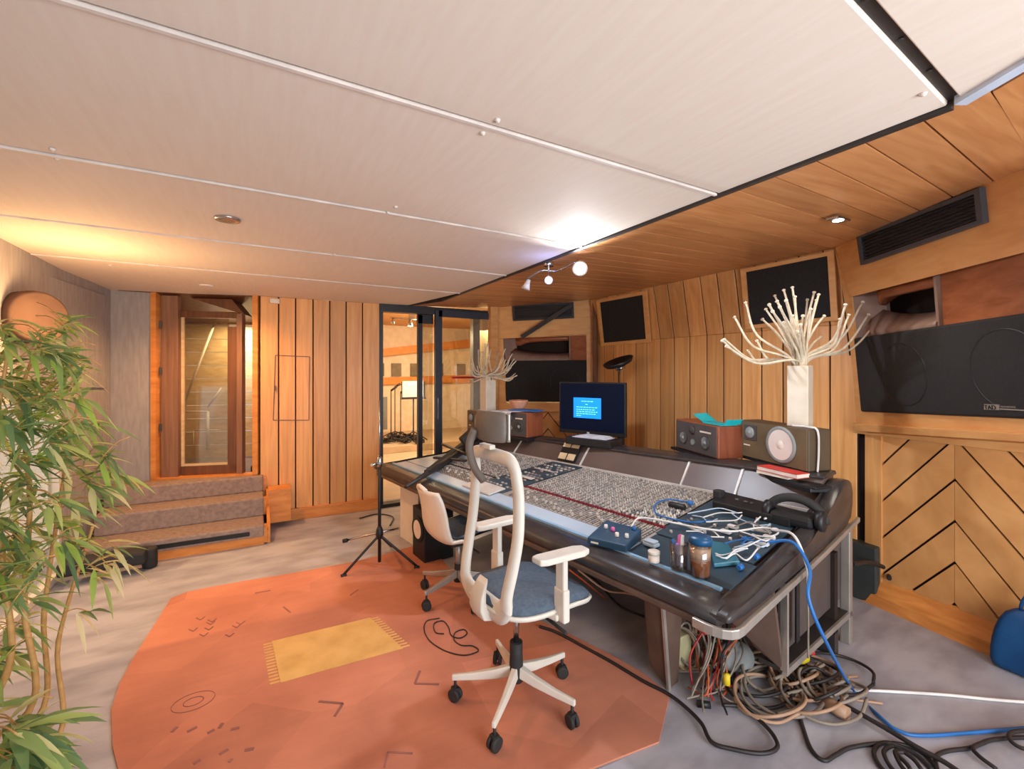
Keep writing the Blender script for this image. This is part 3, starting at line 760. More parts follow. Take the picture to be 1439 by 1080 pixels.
# live room shell
LX0, LX1, LY1 = .95, 7.5, 10.6
mb = MB(); mb.slab([(LX0, 5.25, -.03), (LX1, 5.25, -.03), (LX1, LY1, -.03), (LX0, LY1, -.03)], (0, 0, .025)); mb.box((2.6, 9.6, .06), (7, 2.2, .12))
struct(mb.build('floor_live_room', M['lr_floor']))
mb = MB(); mb.slab([(LX0, 5.25, 2.5), (LX1, 5.25, 2.5), (LX1, LY1, 2.62), (LX0, LY1, 2.62)], (0, 0, .04)); struct(mb.build('ceiling_live_room', M['lr_ceil']))
mb = MB(); mb.box((4.2, LY1 + .05, 1.3), (6.6, .1, 2.7)); mb.box((LX1, 8, 1.3), (.1, 5.4, 2.7)); mb.box((LX0, 8, 1.3), (.1, 5.4, 2.7)); struct(mb.build('wall_live_room', M['panel_warm']))
mb = MB()
mb.hexa([(LX0, LY1 - .1, 1.22), (LX1, LY1 - .1, 1.3), (LX1, LY1, 1.3), (LX0, LY1, 1.22)], [(LX0, LY1 - .1, 1.36), (LX1, LY1 - .1, 1.52), (LX1, LY1, 1.52), (LX0, LY1, 1.36)])
mb.hexa([(LX0, LY1 - .16, 1.70), (LX1, LY1 - .16, 2.5), (LX1, LY1, 2.5), (LX0, LY1, 1.70)], [(LX0, LY1 - .16, 1.86), (LX1, LY1 - .16, 2.72), (LX1, LY1, 2.72), (LX0, LY1, 1.86)])
struct(mb.build('trim_17', M['beam']))
mb = MB()
for x in (2.45, 2.85, 3.3, 3.9, 4.5, 5.1): mb.box((x, LY1 - .03, 1.58), (.22, .05, .3))
t = struct(mb.build('window_3', mat('live_room_window', (128, 116, 96), .2)))
mb = MB(); mb.slab([(3.3, 7.0, .0), (5.9, 8.9, .0), (5.9, 8.9, 2.5), (3.3, 7.0, 2.5)], (.05, -.05, 0)); mb_w = mb.build('wall_live_room_booth', mat('beige_curtain_wall', (226, 196, 148), .8, c2=(212, 180, 132), scale=2, stretch=(6, 6, .5))); struct(mb_w)
mb = MB(); mb.box((3.12, 6.75, 1.3), (.12, .12, 2.3)); struct(mb.build('trim_18', M['greydrv']))
# track light in the live room
t = thing('track_light', 'small ceiling track light in the room beyond the open glass door', 'lamp', dp(575, 440, 7.6))
c = dp(575, 442, 7.6); z = 2.545
mb = MB(); mb.tube([V((c.x - .32, 7.6, z - .10)), V((c.x + .3, 7.6, z - .10))], .012); mb.box((c.x + .05, 7.6, z - .04), (.1, .06, .12)); mb.build('rail', M['chrome'], t)
mb = MB(); mb.rev((c.x + .02, 7.6, z - .22), [(.055, 0), (.02, .11)], 12); mb.rev((c.x - .28, 7.6, z - .2), [(.04, 0), (.015, .09)], 12); mb.build('spot_head', M['chrome'], t)
mb = MB(); mb.rev((c.x + .02, 7.6, z - .232), [(.0, 0), (.045, .01)], 12); mb.build('bulb', M['bulb_w'], t)
# music stand, mic stands, whiteboard, drum clutter
def live_stand(px, py, d, top, r=.01, lab='thin black microphone stand in the room beyond the glass door'):
    p = at(px, py, d); zb = .125
    t = thing('microphone_stand', lab, 'stand', (p.x, p.y, zb), 0, 'stands in the live room')
    mb = MB(); mb.tube([(p.x, p.y, zb + .06), (p.x, p.y, top)], r); mb.build('pole', M['steel_dark'], t)
    for k in range(3):
        a = k * 2.1 + px; mb = MB(); mb.tube([(p.x, p.y, zb + .14), (p.x + .26 * math.cos(a), p.y + .26 * math.sin(a), zb + .01)], r); mb.build('leg', M['steel_dark'], t)
    mb = MB(); mb.tube([(p.x, p.y, top), (p.x + .1, p.y - .06, top + .08)], .022); mb.build('microphone', M['steel_dark'], t)
for px, d, top in ((549.5, 9.4, 1.14), (555, 9.6, 1.2), (563, 9.3, 1.1)): live_stand(px, 600, d, top)
p = at(581, 590, 9.0)
t = thing('music_stand', 'dark music stand holding a white sheet beyond the glass door', 'stand', (p.x, p.y, .125))
mb = MB(); mb.tube([(p.x, p.y, .2), (p.x, p.y, 1.05)], .014); mb.build('pole', M['steel_dark'], t)
mb = MB(); mb.box((p.x, p.y - .02, 1.0), (.5, .06, .02)); mb.box((p.x, p.y, 1.17), (.48, .015, .34)); mb.build('desk', M['steel_dark'], t)
for k in range(3):
    a = k * 2.1 + .4; mb = MB(); mb.tube([(p.x, p.y, .34), (p.x + .35 * math.cos(a), p.y + .3 * math.sin(a), .14)], .012); mb.build('leg', M['steel_dark'], t)
mb = MB(); mb.box((p.x - .02, p.y - .025, 1.19), (.42, .008, .32)); tag(mb.build('sheet_music', M['paper']), 'white sheet standing on the music stand beyond the glass door', 'paper')
p = at(539, 575, 9.9); mb = MB(); mb.box((p.x, p.y, .62), (.16, .05, .72)); tag(mb.build('grey_gobo', M['greydrv'], bevel=.01), 'slim grey upright panel against the far live room wall', 'panel')
rnd = random.Random(3)
for k in range(12):
    x0 = 540 + k * 4.6; d = 8.7 + rnd.random() * .8
    c = at(x0, 606, d); pts = []
    for j in range(14):
        pts.append(V((c.x + rnd.uniform(-.14, .14), c.y + rnd.uniform(-.14, .14), .14 + abs(rnd.uniform(-.1, .16)) * (1 - j / 16))))
    cable('cable_heap', 'tangled dark cables heaped on the live room floor beyond the glass', pts, .012, 'blackcable', 'cable heaps in the live room', 'cable', 4)

# ------------------------------------------------------------------ rug
rug_px = [(240, 842), (262, 833), (295, 826), (345, 817), (395, 809), (445, 800), (494, 791), (540, 780), (586, 766), (614, 778), (632, 800), (668, 826), (735, 862), (800, 892), (868, 926), (905, 948), (942, 978), (937, 996), (926, 1044), (880, 1062), (840, 1078), (700, 1130), (540, 1190), (360, 1210), (220, 1150), (170, 1100), (158, 1050), (156, 1000), (168, 962), (186, 928), (210, 890)]
poly = [onz(x, y, .002) for x, y in rug_px]
t = thing('rug', 'large orange-red dyed rug with a beige patch under the chairs', 'rug', onz(520, 920, 0))
mb = MB(); mb.slab(poly, (0, 0, .008)); mb.build('pile', M['rug'], t)
pp = [onz(*q, .0105) for q in ((382, 901), (520, 868), (566, 911), (394, 959))]
mb = MB(); mb.slab(pp, (0, 0, .003))
for i in range(14):
    a = lerp(pp[1], pp[2], (i + .5) / 14); d = (pp[1] - pp[0]).normalized(); mb.bar(a, a + d * .045, .012, .003)
    a = lerp(pp[0], pp[3], (i + .5) / 14); mb.bar(a, a - d * .045, .012, .003)
mb.build('patch', M['patch'], t)
# drawn marks of the rug
mb = MB(); rnd = random.Random(5); zr = .0112
def mk(pts, w=.012):
    P = [onz(x, y, zr) for x, y in pts]
    for a, b in zip(P, P[1:]): mb.bar(a, b, w, .0015)
mk([(448, 985), (482, 988), (470, 1006)]); mk([(590, 942), (583, 960), (617, 961)]); mk([(540, 1078), (545, 1056), (580, 1058)], .008)
mk([(358, 833), (380, 829)]); mk([(398, 852), (408, 860)], .01); mk([(492, 836), (503, 828)], .008)
for i in range(9):
    x, y = rnd.uniform(240, 350), rnd.uniform(1015, 1075); mk([(x, y), (x + rnd.uniform(5, 14), y - rnd.uniform(2, 8))], .014)
for i in range(9):
    x, y = rnd.uniform(265, 340), rnd.uniform(866, 892); mk([(x, y), (x + 6, y + 3), (x + 12, y - 2)], .007)
mb.build('woven_marks', M['mark'], t)
mb = MB()
for R, w in ((.03, .012), (.065, .008)):
    c = onz(272, 985, zr); mb.tube([c + V((math.cos(a) * R * 1.3, math.sin(a) * R, 0)) for a in [2 * PI * i / 24 for i in range(25)]], w * .15, 5, cap=False)
mb.build('woven_ring', M['mark'], t)

# ------------------------------------------------------------------ mixing console
Z_UP = V((0, 0, 1))
R0 = V((1.53, 1.12, 0)); CU = V((-.158, .987, 0)).normalized(); CN = V((.987, .158, 0)).normalized(); CL = 3.22
def zsurf(s, n):
    """height of the sloping top"""
    zn = lerp(.785, .715, min(1, max(0, s / CL)))
    return lerp(.655, zn, min(1, max(0, n / 1.1)))
def cp(s, n, dz=0.0): return R0 + CU * s + CN * n + V((0, 0, zsurf(s, n) + dz))
def cz(s, n, z): return R0 + CU * s + CN * n + V((0, 0, z))
def cs(x, y, it=6):
    """point of the console top under a given line of sight, as (s, n)"""
    z = .72
    for _ in range(it):
        p = onz(x, y, z); q = p - R0; s, n = q.dot(CU), q.dot(CN); z = zsurf(s, n)
    return s, n
console = thing('mixing_console', 'long dark large-format mixing console with rows of knobs and faders', 'mixing console', R0 + CU * 1.6 + CN * .7)
def cslab(name, m, s0, s1, n0, n1, dz0, dz1, bevel=0, ns=6):
    b = MB(); rings = []
    for i in range(ns + 1):
        s = lerp(s0, s1, i / ns)
        rings.append([cp(s, n0, dz0), cp(s, n1, dz0), cp(s, n1, dz1), cp(s, n0, dz1)])
    b.loft(rings, True, True, False); return b.build(name, M[m], console, bevel=bevel)
# tub
b = MB(); rings = []
for i in range(7):
    s = lerp(.06, CL, i / 6)
    rings.append([cz(s, .06, .58), cz(s, .35, .52), cz(s, 1.38, .52), cz(s, 1.38, zsurf(s, 1.1) + .02), cp(s, 1.1, -.004), cp(s, .06, -.004)])
b.loft(rings, True, True, False); b.build('chassis', M['apron'], console)
# padded arm rest along the front
b = MB(); rings = []
for i in range(25):
    s = lerp(-.03, CL, i / 24); pr = []
    for k in range(14):
        a = 2 * PI * k / 14
        n = .035 + .085 * max(-1, min(1, 1.15 * math.cos(a))) ; z = .625 + .038 * max(-1, min(1, 1.2 * math.sin(a)))
        pr.append(cz(s, n, z))
    rings.append(pr)
b.loft(rings); b.build('arm_rest', M['leather'], console)
b = MB(); b.bar(cz(.03, .112, .666), cz(CL, .112, .666), .022, .012); b.build('arm_rest_highlight', mat('blue_highlight', (150, 192, 224), .3), console)  # pale blue bar paints the highlight along the arm rest edge
b = MB(); b.bar(cz(-.02, -.028, .585), cz(CL, -.028, .585), .05, .03); b.build('under_rail', M['apron'], console, bevel=.008)
# near end cheek: padded, rising to the back, with a silver lower band
def cheek(s0, s1, prof):
    b = MB(); rings = []
    for s, sh in ((s0, .85), (lerp(s0, s1, .12), .97), (lerp(s0, s1, .35), 1), (lerp(s0, s1, .65), 1), (lerp(s0, s1, .88), .97), (s1, .85)):
        cn, cz_ = .75, .70
        rings.append([cz(s, n if sh == 1 else lerp(cn, n, .97 + .03 * sh), z - (1 - sh) * .12 if z > .66 else z + (1 - sh) * .05) for n, z in prof])
    b.loft(rings); return b.build('end_cheek', M['leather'], console, sub=1)
near_prof = [(-.05, .61), (-.06, .64), (-.03, .66), (.1, .668), (.4, .705), (.75, .76), (1.0, .80), (1.10, .84), (1.17, .91), (1.26, .955), (1.38, .945), (1.43, .90), (1.43, .72), (1.2, .68), (.6, .635), (.2, .61)]
cheek(-.085, .005, near_prof)
cheek(CL - .01, CL + .08, [(n, z - (.09 if n > .3 else 0) - .0) if z > .7 else (n, z) for n, z in near_prof])
b = MB(); path = [(.05, -.072, .592), (.0, -.074, .592), (-.03, -.072, .592), (-.06, -.063, .592), (-.082, -.045, .592), (-.094, -.02, .592), (-.098, .01, .594), (-.098, .1, .602), (-.098, .5, .628), (-.098, .9, .66), (-.098, 1.43, .712)]
rings = []
for i, (s_, n_, z_) in enumerate(path):
    a_, b_ = path[max(0, i - 1)], path[min(len(path) - 1, i + 1)]
    d_ = (CU * (b_[0] - a_[0]) + CN * (b_[1] - a_[1])).normalized(); o_ = d_.cross(Z_UP) * .009; h_ = .018 if i < 8 else .013
    c_ = cz(s_, n_, z_); rings.append([c_ - o_ - Z_UP * h_, c_ + o_ - Z_UP * h_, c_ + o_ + Z_UP * h_, c_ - o_ + Z_UP * h_])
b.loft(rings, True, True, False); b.build('end_band', M['silverband'], console, bevel=.004)
# ledges and panels of the top
cslab('scribble_ledge', 'ledge', 0.5, CL - .02, .12, .235, .0, .006)  # the blue-white sheen of this ledge is put into its colour
cslab('front_ledge', 'bluepanel', 0.0, .5, .12, .36, .0, .005)  # blue reflections of lamp and daylight are painted into this colour
cslab('fader_panel', 'strip', .5, 2.72, .24, .44, .0, .006)
cslab('channel_panel', 'strip', .52, 1.66, .455, 1.075, .0, .008)
cslab('channel_panel', 'strip', 2.02, 2.80, .455, 1.075, .0, .008)
cslab('master_panel', 'bluepanel', 1.67, 2.01, .25, 1.075, .0, .012)
cslab('patch_panel', 'bluepanel', 0.02, .51, .37, 1.075, .0, .008)
cslab('blank_panel', 'ledge', 2.81, CL - .02, .25, 1.075, .0, .006)
b = MB(); b.bar(cp(.5, .447, .006), cp(1.66, .447, .006), .012, .012)
for i in range(58): b.box(cp(.51 + i * .0198, .447, .014), (.012, .012, .01))
b.build('red_button_row', M['red'], console)
b = MB(); b.bar(cp(2.02, .447, .006), cp(2.8, .447, .006), .016, .012); b.build('black_strip', M['black'], console)
b = MB(); b.slab([cp(1.70, .15, .008), cp(2.05, .15, .008), cp(2.05, .3, .014), cp(1.70, .3, .014)], (0, 0, .012)); b.build('centre_pad', M['trim_w'], console, bevel=.004)
# dividers
b = MB()
for s in [.52 + .0396 * i for i in range(29)] + [2.02 + .0396 * i for i in range(20)]:
    b.bar(cp(s, .46, .0085), cp(s, 1.07, .0085), .003, .004)
b.build('channel_dividers', M['black'], console)
# knobs, all of one mesh; the nearest hundred stand as parts
slots = []
for ch in range(29 + 20):
    s = (.54 + .0396 * ch) if ch < 28 else (2.04 + .0396 * (ch - 28))
    if 1.65 < s < 2.03 or s > 2.79: continue
    for k in range(26):
        n = .475 + k * .0232
        for q in ((-.0085, .0085)):
            if random.random() < .96: slots.append((s + q, n))
knob_me = MB(); knob_me.rev((0, 0, 0), [(.0062, 0), (.0058, .006), (.0042, .0065), (.0038, .013), (0, .0135)], 8)
slots.sort(key=lambda p: (cp(*p) - CAMP).length)
k0 = knob_me.build('knob', M['knobs1'], None, local=True); k0.parent = console; k0.location = cp(*slots[0], .008) - WO[console.name]
for sl in slots[1:100]:
    c = k0.copy(); c.location = cp(*sl, .008) - WO[console.name]; COL.objects.link(c)
b = MB()
for s, n in slots[100:]:
    r = random.choice((.0050, .0056)); b.rev(cp(s, n, .008), [(r, 0), (r * .8, .008 + random.random() * .002)], 6)
o = b.build('knobs', M['knobs'], console); o['kind'] = 'stuff'
# faders
fm = MB(); fm.box((0, 0, .007), (.020, .011, .013)); 
f0 = fm.build('fader', M['trim_w'], None, local=True); f0.parent = console; rz = math.atan2(CN.y, CN.x)
fs = [.52 + .0396 * i for i in range(28)] + [2.04 + .0396 * i for i in range(17)]
for i, s in enumerate(fs):
    c = f0 if i == 0 else f0.copy()
    if i: COL.objects.link(c)
    c.location = cp(s + .02, .27 + .10 * random.random(), .006) - WO[console.name]; c.rotation_euler = (0, 0, rz)
b = MB()
for s in fs:
    b.bar(cp(s + .02, .255, .0065), cp(s + .02, .395, .0065), .004, .002)
    b.bar(cp(s, .245, .0065), cp(s, .435, .0065), .003, .003)
b.build('fader_slots', M['black'], console)
b = MB()
for s in fs:
    for k in range(3):
        b.box(cp(s + .010, .405 + k * .013, .009), (.009, .007, .006)); b.box(cp(s + .026, .405 + k * .013, .009), (.009, .007, .006))
    for k in range(7): b.box(cp(s + .006, .26 + k * .02, .009), (.006, .010, .005))
o = b.build('buttons', M['knobs'], console); o['kind'] = 'stuff'
# master section and patch panel details
b = MB()
for i in range(8):
    for j in range(14):
        if random.random() < .6: b.box(cp(1.69 + i * .041, .34 + j * .05, .016), (.016, .02, .008))
for i in range(7):
    for j in range(6):
        if random.random() < .55: b.rev(cp(.06 + i * .065, .42 + j * .1, .008), [(.009, 0), (.007, .014)], 8)
o = b.build('switches', M['knobs'], console); o['kind'] = 'stuff'
b = MB(); b.slab([cp(1.72, .56, .02), cp(1.96, .56, .02), cp(1.96, .60, .02), cp(1.72, .60, .02)], (0, 0, .004)); b.slab([cp(1.72, .80, .02), cp(1.96, .80, .02), cp(1.96, .815, .02), cp(1.72, .815, .02)], (0, 0, .004)); b.build('master_trim', M['trim_w'], console)
# meter bridge
def zb(s): return lerp(.955, .855, min(1, max(0, s / CL)))
b = MB(); b.bar(cp(0, 1.09, .01), cp(CL, 1.09, .01), .016, .014); b.build('bridge_trim', M['trim_w'], console)
cuts = [0.0, .44, .80, 1.72, 2.6, CL]
for a, c in zip(cuts, cuts[1:]):
    b = MB(); a += .006; c -= .006
    b.hexa([cp(a, 1.10, .008), cp(c, 1.10, .008), cp(c, 1.38, .0), cp(a, 1.38, .0)], [cz(a, 1.22, zb(a)), cz(c, 1.22, zb(c)), cz(c, 1.38, zb(c)), cz(a, 1.38, zb(a))])
    b.build('meter_panel', M['bridge'], console, bevel=.004)
b = MB()
for s in cuts[1:-1]: b = MB(); b.bar(cp(s, 1.098, .012), cz(s, 1.217, zb(s)), .012, .012); b.build('meter_joint', M['trim_w'], console)
b = MB(); rings = []
for i in range(9):
    s = lerp(0, CL, i / 8); z = zb(s); rings.append([cz(s, 1.20, z - .004), cz(s, 1.20, z + .012), cz(s, 1.25, z + .02), cz(s, 1.40, z + .02), cz(s, 1.42, z - .004)])
b.loft(rings, True, True, False); b.build('bridge_cap', M['leather'], console, bevel=.006)
# legs and trunk
def cbox(b, s0, s1, n0, n1, z0, z1): b.hexa([cz(s0, n0, z0), cz(s1, n0, z0), cz(s1, n1, z0), cz(s0, n1, z0)], [cz(s0, n0, z1), cz(s1, n0, z1), cz(s1, n1, z1), cz(s0, n1, z1)])
b = MB(); b.hexa([cz(.37, .27, 0), cz(.48, .27, .07), cz(.48, .36, .07), cz(.37, .36, 0)], [cz(.37, .20, .58), cz(.48, .20, .58), cz(.48, .42, .58), cz(.37, .42, .58)]); b.build('leg', M['apron'], console, bevel=.006)
b = MB(); b.bar(cz(.367, .27, .0), cz(.367, .20, .58), .012, .02); b.build('leg_edge', M['alu'], console)
b = MB(); cbox(b, 2.72, 3.08, .12, .16, 0, .58); b.build('leg', M['white2'], console, bevel=.004)
b = MB(); cbox(b, 2.2, 2.26, .9, 1.3, 0, .56); b.build('leg', M['apron'], console, bevel=.004)
b = MB(); cbox(b, -.07, -.02, 1.39, 1.44, 0, .68); b.build('leg', M['alu'], console, bevel=.006)
b = MB(); cbox(b, .55, CL - .1, 1.30, 1.33, .22, .56); b.build('back_panel', M['apron'], console)
# near trunk: end panel with a frame, front skirt with a cut-out, tray
b = MB(); cbox(b, -.03, -.01, .56, 1.36, .26, .60); b.build('trunk_end_panel', mat('trunk_grey', (84, 74, 70), .5), console)
b = MB(); 
b.bar(cz(-.06, .50, .22), cz(-.06, .50, .60), .014, .03); b.bar(cz(-.06, .50, .215), cz(-.06, 1.44, .17), .02, .03); b.bar(cz(-.06, .50, .60), cz(-.06, 1.42, .66), .02, .02)
b.build('trunk_frame', M['alu'], console)
b = MB(); b.hexa([cz(-.06, .5, .21), cz(.05, .5, .21), cz(.05, 1.4, .17), cz(-.06, 1.4, .17)], [cz(-.06, .5, .23), cz(.05, .5, .23), cz(.05, 1.4, .19), cz(-.06, 1.4, .19)]); b.build('trunk_tray', M['steel_dark'], console)
b = MB(); b.slab([cz(-.05, .50, .22), cz(.06, .48, .28), cz(.14, .46, .38), cz(.22, .43, .45), cz(.37, .42, .50), cz(.37, .30, .60), cz(-.05, .40, .60)], CN * .02); b.build('trunk_skirt', M['apron'], console)
b = MB(); cbox(b, -.05, .9, 1.2, 1.25, .12, .56); cbox(b, .44, .47, .6, 1.2, .12, .56); b.build('trunk_back', M['gap'], console)
b = MB(); cbox(b, -.066, -.058, .62, .66, .30, .58); b.build('trunk_slot', M['black'], console)
b = MB(); cbox(b, -.05, .1, 1.2, 1.26, .0, .18); b.build('foot', M['steel_dark'], console)

# ------------------------------------------------------------------ monitors on the meter bridge
Z = V((0, 0, 1))
def obox(L, Rr, depth, z0, z1):
    """upright box from its front bottom edge"""
    a = V((L[0], L[1], 0)); b = V((Rr[0], Rr[1], 0)); x = (b - a).normalized(); back = Z.cross(x)
    if back.dot(V((1, 0, 0))) < 0: back = -back
    return a, b, x, back
def disc(b, c, nrm, prof, n=28): b.rev(c, prof, n, nrm)
def near_field(name, L, Rr, depth, z0, z1, label, kind):
    a, b_, x, back = obox(L, Rr, depth, z0, z1); w = (b_ - a).length; h = z1 - z0; fr = -back
    t = thing(name, label, 'loudspeaker', (a + b_) / 2 + back * depth / 2 + Z * z0)
    def P(u, v, o=0): return a + x * (u * w) + Z * (z0 + v * h) + fr * o
    m = MB(); m.hexa([P(0, 0), P(1, 0), P(1, 0) + back * depth, P(0, 0) + back * depth], [P(0, 1), P(1, 1), P(1, 1) + back * depth, P(0, 1) + back * depth])
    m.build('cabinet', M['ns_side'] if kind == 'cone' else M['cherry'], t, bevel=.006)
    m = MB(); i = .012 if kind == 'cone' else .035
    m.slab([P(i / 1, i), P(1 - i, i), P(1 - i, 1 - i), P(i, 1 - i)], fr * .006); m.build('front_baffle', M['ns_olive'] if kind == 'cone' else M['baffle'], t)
    if kind == 'cone':
        m = MB(); disc(m, P(.66, .52, .006), fr, [(.47 * h, 0), (.47 * h, .006), (.42 * h, .012), (.36 * h, .004)]); m.build('woofer_surround', M['greydrv'], t)
        m = MB(); disc(m, P(.66, .52, .008), fr, [(.385 * h, .005), (.16 * h, .001), (.13 * h, .003), (.10 * h, .009), (0, .012)]); m.build('woofer_cone', M['cone'], t)
        m = MB(); m.slab([P(.12, .5, .006), P(.31, .5, .006), P(.31, .9, .006), P(.12, .9, .006)], fr * .006); m.build('tweeter_plate', M['baffle'], t)
        m = MB(); disc(m, P(.215, .7, .012), fr, [(.16 * h, 0), (.15 * h, .008), (.09 * h, .006), (.05 * h, .014), (0, .016)]); m.build('tweeter', M['greydrv'], t)
        m = MB(); m.slab([P(.1, .32, .006), P(.2, .32, .006), P(.2, .355, .006), P(.1, .355, .006)], fr * .002); m.build('badge', M['pages'], t)
    else:
        for u, v in ((.22, .42), (.74, .42)):
            m = MB(); disc(m, P(u, v, .006), fr, [(.22 * h, 0), (.21 * h, .01), (.18 * h, .006)]); m.build('driver_ring', M['baffle'], t)
            m = MB(); disc(m, P(u, v, .008), fr, [(.185 * h, .004), (.08 * h, -.001), (.05 * h, .012), (0, .014)]); m.build('driver_cone', M['greydrv'], t)
        m = MB(); disc(m, P(.46, .34, .006), fr, [(.10 * h, 0), (.10 * h, .008), (.06 * h, .001), (0, 0)]); m.build('bass_port', M['greydrv'], t)
        m = MB(); disc(m, P(.45, .74, .006), fr, [(.14 * h, 0), (.13 * h, .01), (.05 * h, .006), (0, .012)]); m.build('tweeter', M['baffle'], t)
        m = MB(); m.slab([P(.62, .72, .006), P(.86, .72, .006), P(.86, .77, .006), P(.62, .77, .006)], fr * .002); m.build('badge', M['vase'], t)
    return P, back, x
Pn, bkn, xn = near_field('bookshelf_speaker', (2.888, 1.928), (2.729, 1.397), .155, .975, 1.215, 'olive loudspeaker with one white cone at the bridge end under the big twig vase', 'cone')
Pa, bka, xa = near_field('bookshelf_speaker', (2.858, 2.439), (2.70, 1.95), .2, .955, 1.175, 'cherry-sided loudspeaker with two grey cones and a turquoise card on top', 'two')
Pm, bkm, xm = near_field('bookshelf_speaker', (2.00, 4.52), (2.04, 4.10), .2, .885, 1.125, 'white-coned loudspeaker behind the headrest under the distant twig vase', 'cone')
Pb, bkb, xb = near_field('bookshelf_speaker', (2.14, 4.07), (2.262, 3.70), .25, .905, 1.145, 'red-brown loudspeaker with blue papers on top beside the chair headrest', 'two')
def pad(label, L, Rr, depth, z0, z1, o=.03, m='black'):
    a, b_, x, back = obox(L, Rr, depth, z0, z1)
    mb = MB(); a2 = a - x * o - back * o; b2 = b_ + x * o - back * o
    mb.hexa([a2 + Z * z0, b2 + Z * z0, b2 + back * depth + Z * z0, a2 + back * depth + Z * z0], [a2 + Z * z1, b2 + Z * z1, b2 + back * depth + Z * z1, a2 + back * depth + Z * z1])
    return tag(mb.build('speaker_pad', M[m], bevel=.006), label, 'pad')
pad('thick black pad under the cherry-sided loudspeaker on the bridge', (2.858, 2.439), (2.70, 1.99), .2, .935, .955)
pad('black pad under the olive loudspeaker at the bridge end', (2.888, 1.928), (2.729, 1.397), .18, .955, .975, 0)
pad('black pad under the red-brown loudspeaker with blue papers', (2.14, 4.07), (2.262, 3.70), .2, .875, .905)
pad('black pad under the white-coned loudspeaker behind the headrest', (2.00, 4.52), (2.04, 4.10), .18, .87, .885, 0)
# black tilted tray with two books in front of the olive speaker
def strip_at(d0, d1, x0, y0, x1, y1, depth, th, dirv=None):
    a = at(x0, y0, d0); b = at(x1, y1, d1); b.z = a.z
    x = (b - a).normalized(); back = Z.cross(x); back = back if back.x > 0 else -back
    return [a, b, b + back * depth, a + back * depth], x, back
q, x_, b_ = strip_at(2.86, 2.40, 1047, 659, 1146, 668, .12, .03)
mb = MB(); mb.slab([q[0] + V((0, 0, -.035)) + x_ * .05, q[1] + V((0, 0, -.035)) - x_ * .03, q[2] + V((0, 0, -.035)), q[3] + V((0, 0, -.035))], V((0, 0, .03))); mb.slab([p + V((0, 0, -.012)) for p in q], V((0, 0, .014)))
tag(mb.build('shelf_tray', M['black'], bevel=.006), 'black tray hooked on the bridge carrying a red and a white book', 'tray')
zt = q[0].z + .004
def book(name, label, x0, y0, x1, y1, d0, d1, th, cov, z):
    a = at(x0, y0, d0); b = at(x1, y1, d1); a.z = b.z = z; x = (b - a).normalized(); back = Z.cross(x); back = back if back.x > 0 else -back
    t = thing(name, label, 'book', (a + b) / 2); w = .10
    mb = MB(); mb.slab([a + Z * .003, b + Z * .003, b + back * w + Z * .003, a + back * w + Z * .003], Z * (th - .006)); mb.build('pages', M['pages'], t)
    mb = MB()
    for zz in (0, th - .003): mb.slab([a + Z * zz - back * .002, b + Z * zz - back * .002, b + back * w + Z * zz, a + back * w + Z * zz], Z * .003)
    mb.build('cover', M[cov], t)
book('white_book', 'thin white book under the red one on the black tray', 1063, 650, 1108, 655, 2.74, 2.56, .016, 'pages', zt + .002)
book('red_book', 'red book on top of the white one before the olive loudspeaker', 1064, 645, 1120, 650, 2.74, 2.5, .026, 'redbook', zt + .019)
# turquoise card, blue papers, bowl
def card(name, label, cat, pix, d, z, m, th=.004, lift=None):
    q = [onz(x, y, z) for x, y in pix]
    q = [p + Z * (l if lift else 0) for p, l in zip(q, lift or [0] * 4)]
    mb = MB(); mb.slab(q, Z * th); return tag(mb.build(name, M[m]), label, cat)
c0 = Pa(.5, 1); 
mb = MB(); a = Pa(.56, 1, -.03) + Z * .003; 
mb.slab([Pa(.60, 1, -.02) + Z * .003, Pa(.98, 1, -.02) + Z * .003, Pa(.98, 1, -.15) + Z * .003, Pa(.55, 1, -.15) + Z * .003], Z * .006)
mb.slab([Pa(.62, 1, -.02) + Z * .009, Pa(.55, 1, -.15) + Z * .009, Pa(.30, 1, -.16) + Z * .055, Pa(.36, 1, -.03) + Z * .05], Z * .004)
mb.slab([Pa(.98, 1, -.06) + Z * .009, Pa(.98, 1, -.2) + Z * .009, Pa(1.0, 1, -.2) + Z * .04, Pa(1.0, 1, -.06) + Z * .04], Z * .004)
tag(mb.build('turquoise_card', M['cyan']), 'folded turquoise card lying open on the cherry-sided loudspeaker', 'card')
mb = MB(); mb.slab([Pb(.0, 1, .10) + Z * .004, Pb(.62, 1, .06) + Z * .004, Pb(.9, 1, -.2) + Z * .004, Pb(.1, 1, -.2) + Z * .004], Z * .004)
mb.slab([Pb(.0, 1, .10) + Z * .004, Pb(.62, 1, .06) + Z * .004, Pb(.5, 1, .09) - Z * .05, Pb(.3, 1, .10) - Z * .03], V((-.002, -.002, 0)))
tag(mb.build('papers', M['paper']), 'pale papers drooping over the front of the red-brown loudspeaker', 'papers')
mb = MB(); mb.slab([Pb(.35, 1, 0) + Z * .012, Pb(1.2, 1, -.06) + Z * .012, Pb(1.1, 1, -.22) + Z * .012, Pb(.4, 1, -.18) + Z * .012], Z * .006)
tag(mb.build('blue_folder', M['bluecard']), 'bright blue folder on the papers atop the red-brown loudspeaker', 'folder')
bc = at(711, 571, 4.75); bc.z = 1.165
mb = MB(); mb.rev(Pb(.35, 1, -.16) + Z * .020, [(.06, 0), (.065, .005), (.095, .07), (.10, .085), (.09, .085), (.055, .012), (0, .01)], 24)
tag(mb.build('glass_bowl', M['pinkbowl']), 'pinkish bowl behind the papers near the distant monitor', 'bowl')

